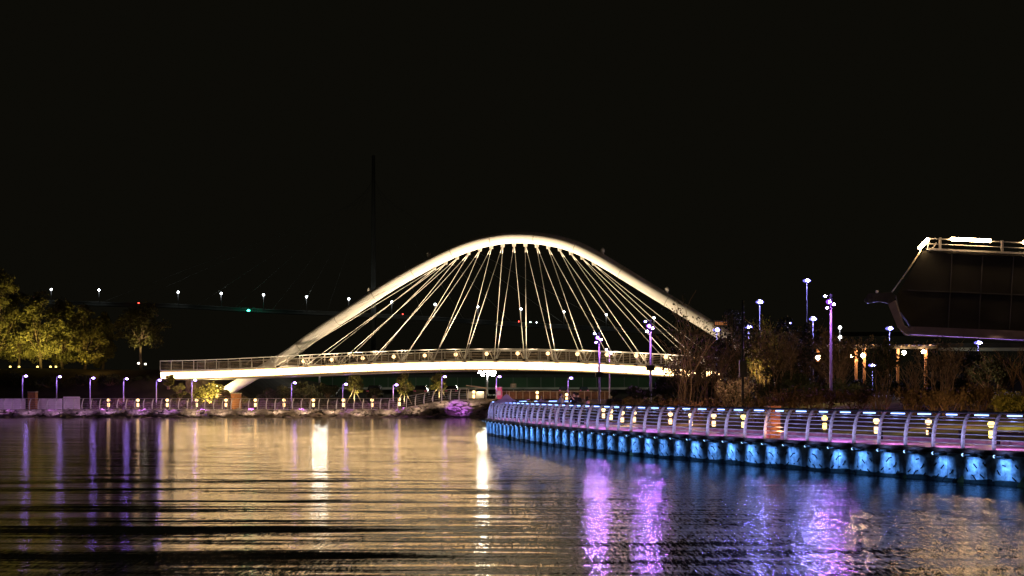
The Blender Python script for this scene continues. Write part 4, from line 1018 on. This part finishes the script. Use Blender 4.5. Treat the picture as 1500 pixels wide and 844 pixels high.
bt = [(1112, 462, 24, 94, 'yellow-lit tree with twisting pale branches', 'leaf_yellow', 900, 18), (1062, 490, 26, 98, 'bare twiggy tree beneath the orange sign', 'leaf_dry', 250, 14), (1150, 488, 26, 100, 'bare tree under the small disc lamp', None, 0, 12), (1195, 485, 26, 96, 'bare tree left of the tall violet mast', 'leaf_dry', 150, 12),
      (1228, 500, 20, 92, 'bare tree before the left pergola lamps', 'leaf_dry', 120, 10), (1440, 505, 24, 84, 'bare tree beneath the lilac beam', None, 0, 10), (1494, 500, 20, 66, 'pale bare tree at the right edge', None, 0, 8), (1338, 520, 12, 88, 'bare tree before the right pergola lamps', None, 0, 9)]
for i, (px, yt, hw, D, lab, lf, nl, k) in enumerate(bt):
    twigs(px, D, rz_(px, D), yt, hw, lab, 140+i, k=k, name='bare_tree', cat='tree', m='twig', leaf=lf, nleaf=nl, r=.03)
tall = [(1042, 470, 22, 90, 'tall thin tree right of the arch end', 14), (1078, 452, 26, 92, 'tall dark twiggy tree under the faint lamp', 16), (1138, 466, 26, 90, 'tall dark tree between the yellow-lit tree and a low lamp', 18), (1168, 455, 26, 93, 'tallest dark tree left of the tall violet mast', 18),
        (1226, 470, 22, 88, 'tall dark tree just right of the tall violet mast', 18), (1293, 485, 20, 89, 'tall dark tree before the middle of the pergola', 15), (1380, 498, 26, 86, 'dark tree below the left of the lilac beam', 15), (1462, 508, 26, 80, 'dark tree below the right of the lilac beam', 14), (1012, 505, 24, 88, 'dark tree below the arch end', 14)]
for i, (px, yt, hw, D, lab, k) in enumerate(tall):
    twigs(px, D, rz_(px, D), yt, hw, lab, 200+i, k=k, name='dark_tree', cat='tree', m='twig', leaf='leaf_dark' if i % 2 else 'leaf_dry', nleaf=2600 if i % 3 else 1500, r=.032)
for px, yt, hw, D, sd, lab in ((1078, 452, 44, 102, 301, 'dense dark tree hiding the right foot of the arch'), (1146, 462, 32, 104, 302, 'dense dark tree behind the yellow-lit tree'), (1182, 470, 26, 103, 303, 'dense dark tree left of the pergola lamps'), (1420, 515, 40, 98, 304, 'dense dark tree in front of the pale eave')):
    tree(px, D, rz_(px, D), yt, hw, lab, sd, leaf='leaf_dark', name='dark_tree', n=90, size=.13, k=50, cr=.30, low=.1)
# overhanging branch in front of the arch end
t = twigs(1000, 84, rz_(1000, 84), 428, 18, 'slender tree whose leafy tips cross the arch end', 170, k=5, name='slender_tree', cat='tree', leaf='leaf_dark', nleaf=420, r=.03)
light('SPOT', (X(1112, 92), 91.5, 2.4), (1, .78, .25), 2200, None, P(1115, 500, 94), .15, 70, 1, 'tree_uplight')
light('POINT', (X(1000, 70), 69.5, 2.2), (1, .42, .3), 260, None, None, .3, name='bank_fill')  # added fill lights without fixtures to bring up the planting
light('POINT', (X(1385, 57), 57, 2.6), (1, .52, .25), 420, None, None, .3, name='bank_fill')
light('POINT', (X(1480, 55), 55, 2.4), (1, .75, .18), 200, None, None, .3, name='bank_fill')
light('POINT', (X(1330, 54), 55, 1.9), (1, .8, .15), 22, None, None, .2, name='bank_fill')
for px_, e_ in ((1060, 260), (1150, 340), (1240, 260), (1400, 240)): light('POINT', (X(px_, 78), 78, 4.2), (1, .68, .46), e_, None, None, .3, name='bank_fill')  # further added fill in front of the trees
# violet light patches on the far rocks
for i, px in enumerate((15, 75, 150, 208, 252, 297, 367, 441, 511, 586)):
    x = X(px, 144); light('SPOT', (x, 144.4, prom_z(x)+.4), (.60, .16, 1.0), 260, None, (x+.2, 142.2, 0), .1, 95, .8, 'shore_wash')
light('SPOT', (X(672, 141), 140.2, 3.2), (.60, .18, 1.0), 1400, None, (X(672, 143), 143.2, .6), .1, 50, .7, 'shore_wash')
for px in (600, 640, 668): light('SPOT', (X(px, 146), 148, 3.2), (.7, .2, 1.0), 420, None, (X(px, 146), 146.5, 1.2), .1, 110, .8, 'ramp_wash')
for px in (45, 140, 175, 210, 270, 315, 380, 400, 520, 560): light('SPOT', (X(px, 146), 147.0, 2.6), (.7, .2, .95), 300, None, (X(px, 146), 149.2, .9), .1, 130, .8, 'path_wash')
for px in (-5, 20, 74, 105): light('SPOT', (X(px, 146), 146.0, 1.0), (.80, .42, .95), 26, None, (X(px, 147), 148, 1.4), .1, 120, .8, 'panel_wash')

# ------------------------------------------------------------------ people on the quay
def person(px, D, label, top, legs, face=0, pose='stand', h=1.68, seed=0, hairlong=False):
    k = h/1.75; z0 = QD; x = X(px, D)
    V = []; E = []; RR = []
    def v(p, r, par=None):
        V.append(Vector(p)*k); RR.append(r*k)
        if par is not None: E.append((par, len(V)-1))
        return len(V)-1
    pel = v((0, 0, .95), .14); wa = v((0, 0, 1.10), .125, pel); ch = v((0, 0, 1.30), .15, wa); nk0 = v((0, .0, 1.44), .09, ch); nk = v((0, .01, 1.50), .052, nk0); hd = v((0, .02, 1.60), .085, nk); ht = v((0, .01, 1.69), .075, hd)
    nose = v((0, -.10, 1.605), .012, hd)
    for s in (-1, 1):
        hp_ = v((s*.09, 0, .88), .095, pel); kn = v((s*.11, -.02+.03*s, .50), .06, hp_); an = v((s*.12, .03*s, .10), .042, kn); to = v((s*.14, -.14+.03*s, .035), .035, an)
        shd = v((s*.18, 0, 1.40), .07, ch)
        if pose == 'photo': el = v((s*.27, -.14, 1.18), .042, shd); wr = v((s*.10, -.34, 1.40), .03, el); pm = v((s*.07, -.39, 1.46), .032, wr); dirf = Vector((-.1*s, -.3, 1))
        elif pose == 'lean': el = v((s*.26, -.12, 1.15), .042, shd); wr = v((s*.16, -.34, 1.05), .03, el); pm = v((s*.13, -.41, 1.04), .032, wr); dirf = Vector((-.2*s, -1, -.2))
        else: el = v((s*.24, .02, 1.12), .042, shd); wr = v((s*.25, -.05, .88), .03, el); pm = v((s*.25, -.06, .80), .032, wr); dirf = Vector((0, -.15, -1))
        dirf.normalize(); side = dirf.cross(Vector((s, 0, .2))).normalized()
        for j in range(4):
            b0 = V[pm]/k+side*(.024*(j-1.5))+dirf*.02; L = (.07, .08, .075, .06)[j]
            f0 = v(b0, .010, pm); f1 = v(b0+dirf*L*.55, .009, f0); v(b0+dirf*L+Vector((-s*.012, -.012, 0)), .008, f1)
        th = v(V[pm]/k-side*.04, .011, pm); v(V[pm]/k-side*.055+dirf*.04, .009, th)
    me = bpy.data.meshes.new('person_skel'); me.from_pydata(V, E, []); ob = bpy.data.objects.new('tmp', me); COL.objects.link(ob)
    sk = ob.modifiers.new('skin', 'SKIN'); sub = ob.modifiers.new('sub', 'SUBSURF'); sub.levels = 1; sub.render_levels = 1
    for i, r in enumerate(RR): me.skin_vertices[0].data[i].radius = (r, r)
    me.skin_vertices[0].data[0].use_root = True
    dg = bpy.context.evaluated_depsgraph_get(); nm = bpy.data.meshes.new_from_object(ob.evaluated_get(dg)); bpy.data.objects.remove(ob)
    nm.materials.clear()
    for m_ in (M['skin'], M[top], M[legs], M['dark_metal']): nm.materials.append(m_)
    for p_ in nm.polygons:
        c = p_.center/k; p_.use_smooth = True
        if c.z < .09: i = 3
        elif c.z < .96 and abs(c.x) < .21: i = 2
        elif c.z > 1.475 and abs(c.x) < .15 and c.y > -.2: i = 0
        elif (c.y < -.31 or (pose == 'stand' and c.z < .9)): i = 0
        else: i = 1
        p_.material_index = i
    t = bpy.data.objects.new('person', nm); COL.objects.link(t); t.location = (x, D, z0); t.rotation_euler = (0, 0, face); tag(t, label, 'person')
    hb_ = MB(); prof = [(.001, .10), (.06, .085), (.092, .04), (.10, -.01), (.094, -.05 if not hairlong else -.2), (.07, -.08 if not hairlong else -.26)]
    hb_.lathe((0, .035*k, 1.655*k), [(a*k, c*k) for a, c in prof][::-1], 12)
    ho = hb_.build('hair', M['hair'], None); ho.parent = t
    eb = MB()
    for s in (-1, 1): eb.ball((s*.032*k, -.068*k, 1.625*k), .009*k, 6)
    eo = eb.build('eyes', M['hair'], None); eo.parent = t
    return t
person(822, 76, 'person in a pale blue top leaning on the quay rail', 'cloth_blue', 'cloth_jean', R(60), 'lean', 1.66)
person(841, 75, 'person in black clothes holding a camera up beside the quay rail', 'cloth_black', 'cloth_black', R(-30), 'photo', 1.72)
person(846.5, 76.3, 'person in black standing close behind the one with the camera', 'cloth_black', 'cloth_black', R(150), 'stand', 1.70)
person(861, 78, 'person in a pink top, shorter, right of the people in black', 'cloth_pink', 'cloth_jean', R(100), 'stand', 1.48, hairlong=True)
t = thing('camera', 'small camera in the hands of the person in black', 'camera', (X(841, 75), 75, 2.5)); 
cpos = Vector((X(841, 75)-.36*math.sin(R(30)), 75-.40*math.cos(R(30)), QD+1.47))
b = MB(); b.box(cpos, (.13, .06, .09), R(-30)); b.build('body', M['dark_metal'], t); b = MB(); b.tube([cpos, cpos+Vector((-.05, -.09, 0))], .032, 10); b.build('lens', M['car_glass'], t)
light('POINT', (X(850, 73), 73, 3.3), (.5, .4, 1.0), 60, None, None, .2, name='quay_fill')  # added fill light, no fixture, to bring out the people
# two small pointed canopies
for px, D, wd, y0, y1, lab in ((742, 82, .85, 576, 590, 'small lilac canopy with a tall mast near the tip of the quay'), (793, 79, .9, 584, 593, 'low ridged lilac canopy behind the rail, left of the people')):
    x = X(px, D); t = thing('canopy', lab, 'canopy', (x, D, QD), 'lilac canopies on the quay'); zt = Zp(y0, D); ze = Zp(y1, D)
    b = MB(); c0 = [(x-wd, D-wd, ze), (x+wd, D-wd, ze), (x+wd, D+wd, ze), (x-wd, D+wd, ze)]; r0_ = [(x-.08, D-.08, zt-.08), (x+.08, D-.08, zt-.08), (x+.08, D+.08, zt-.08), (x-.08, D+.08, zt-.08)]
    mid_ = [(x+(a[0]-x)*.38, D+(a[1]-D)*.38, ze+(zt-ze)*.42) for a in c0]
    b.add(c0+mid_+r0_, [(i, (i+1) % 4, 4+(i+1) % 4, 4+i) for i in range(4)]+[(4+i, 4+(i+1) % 4, 8+(i+1) % 4, 8+i) for i in range(4)]+[(8, 9, 10, 11), (3, 2, 1, 0)]); b.build('cover', M['lilac_cloth'], t)
    for sx in (-1, 1):
        for sy in (-1, 1):
            b = MB(); b.box((x+sx*wd*.9, D+sy*wd*.9, (QD+ze)/2), (.05, .05, ze-QD)); b.build('leg', M['grey_metal'], t)
    b = MB(); b.tube([(x, D, ze+.1), (x, D, zt+.15)], .025, 6); b.build('mast', M['grey_metal'], t)
light('SPOT', (X(770, 80), 79, 5.0), (.7, .4, 1), 110, None, (X(768, 81), 81, 2), .2, 110, 1, 'quay_fill')  # fill light without a fixture above the canopies
for o in list(bpy.data.objects):
    if '_o' in o: del o['_o']
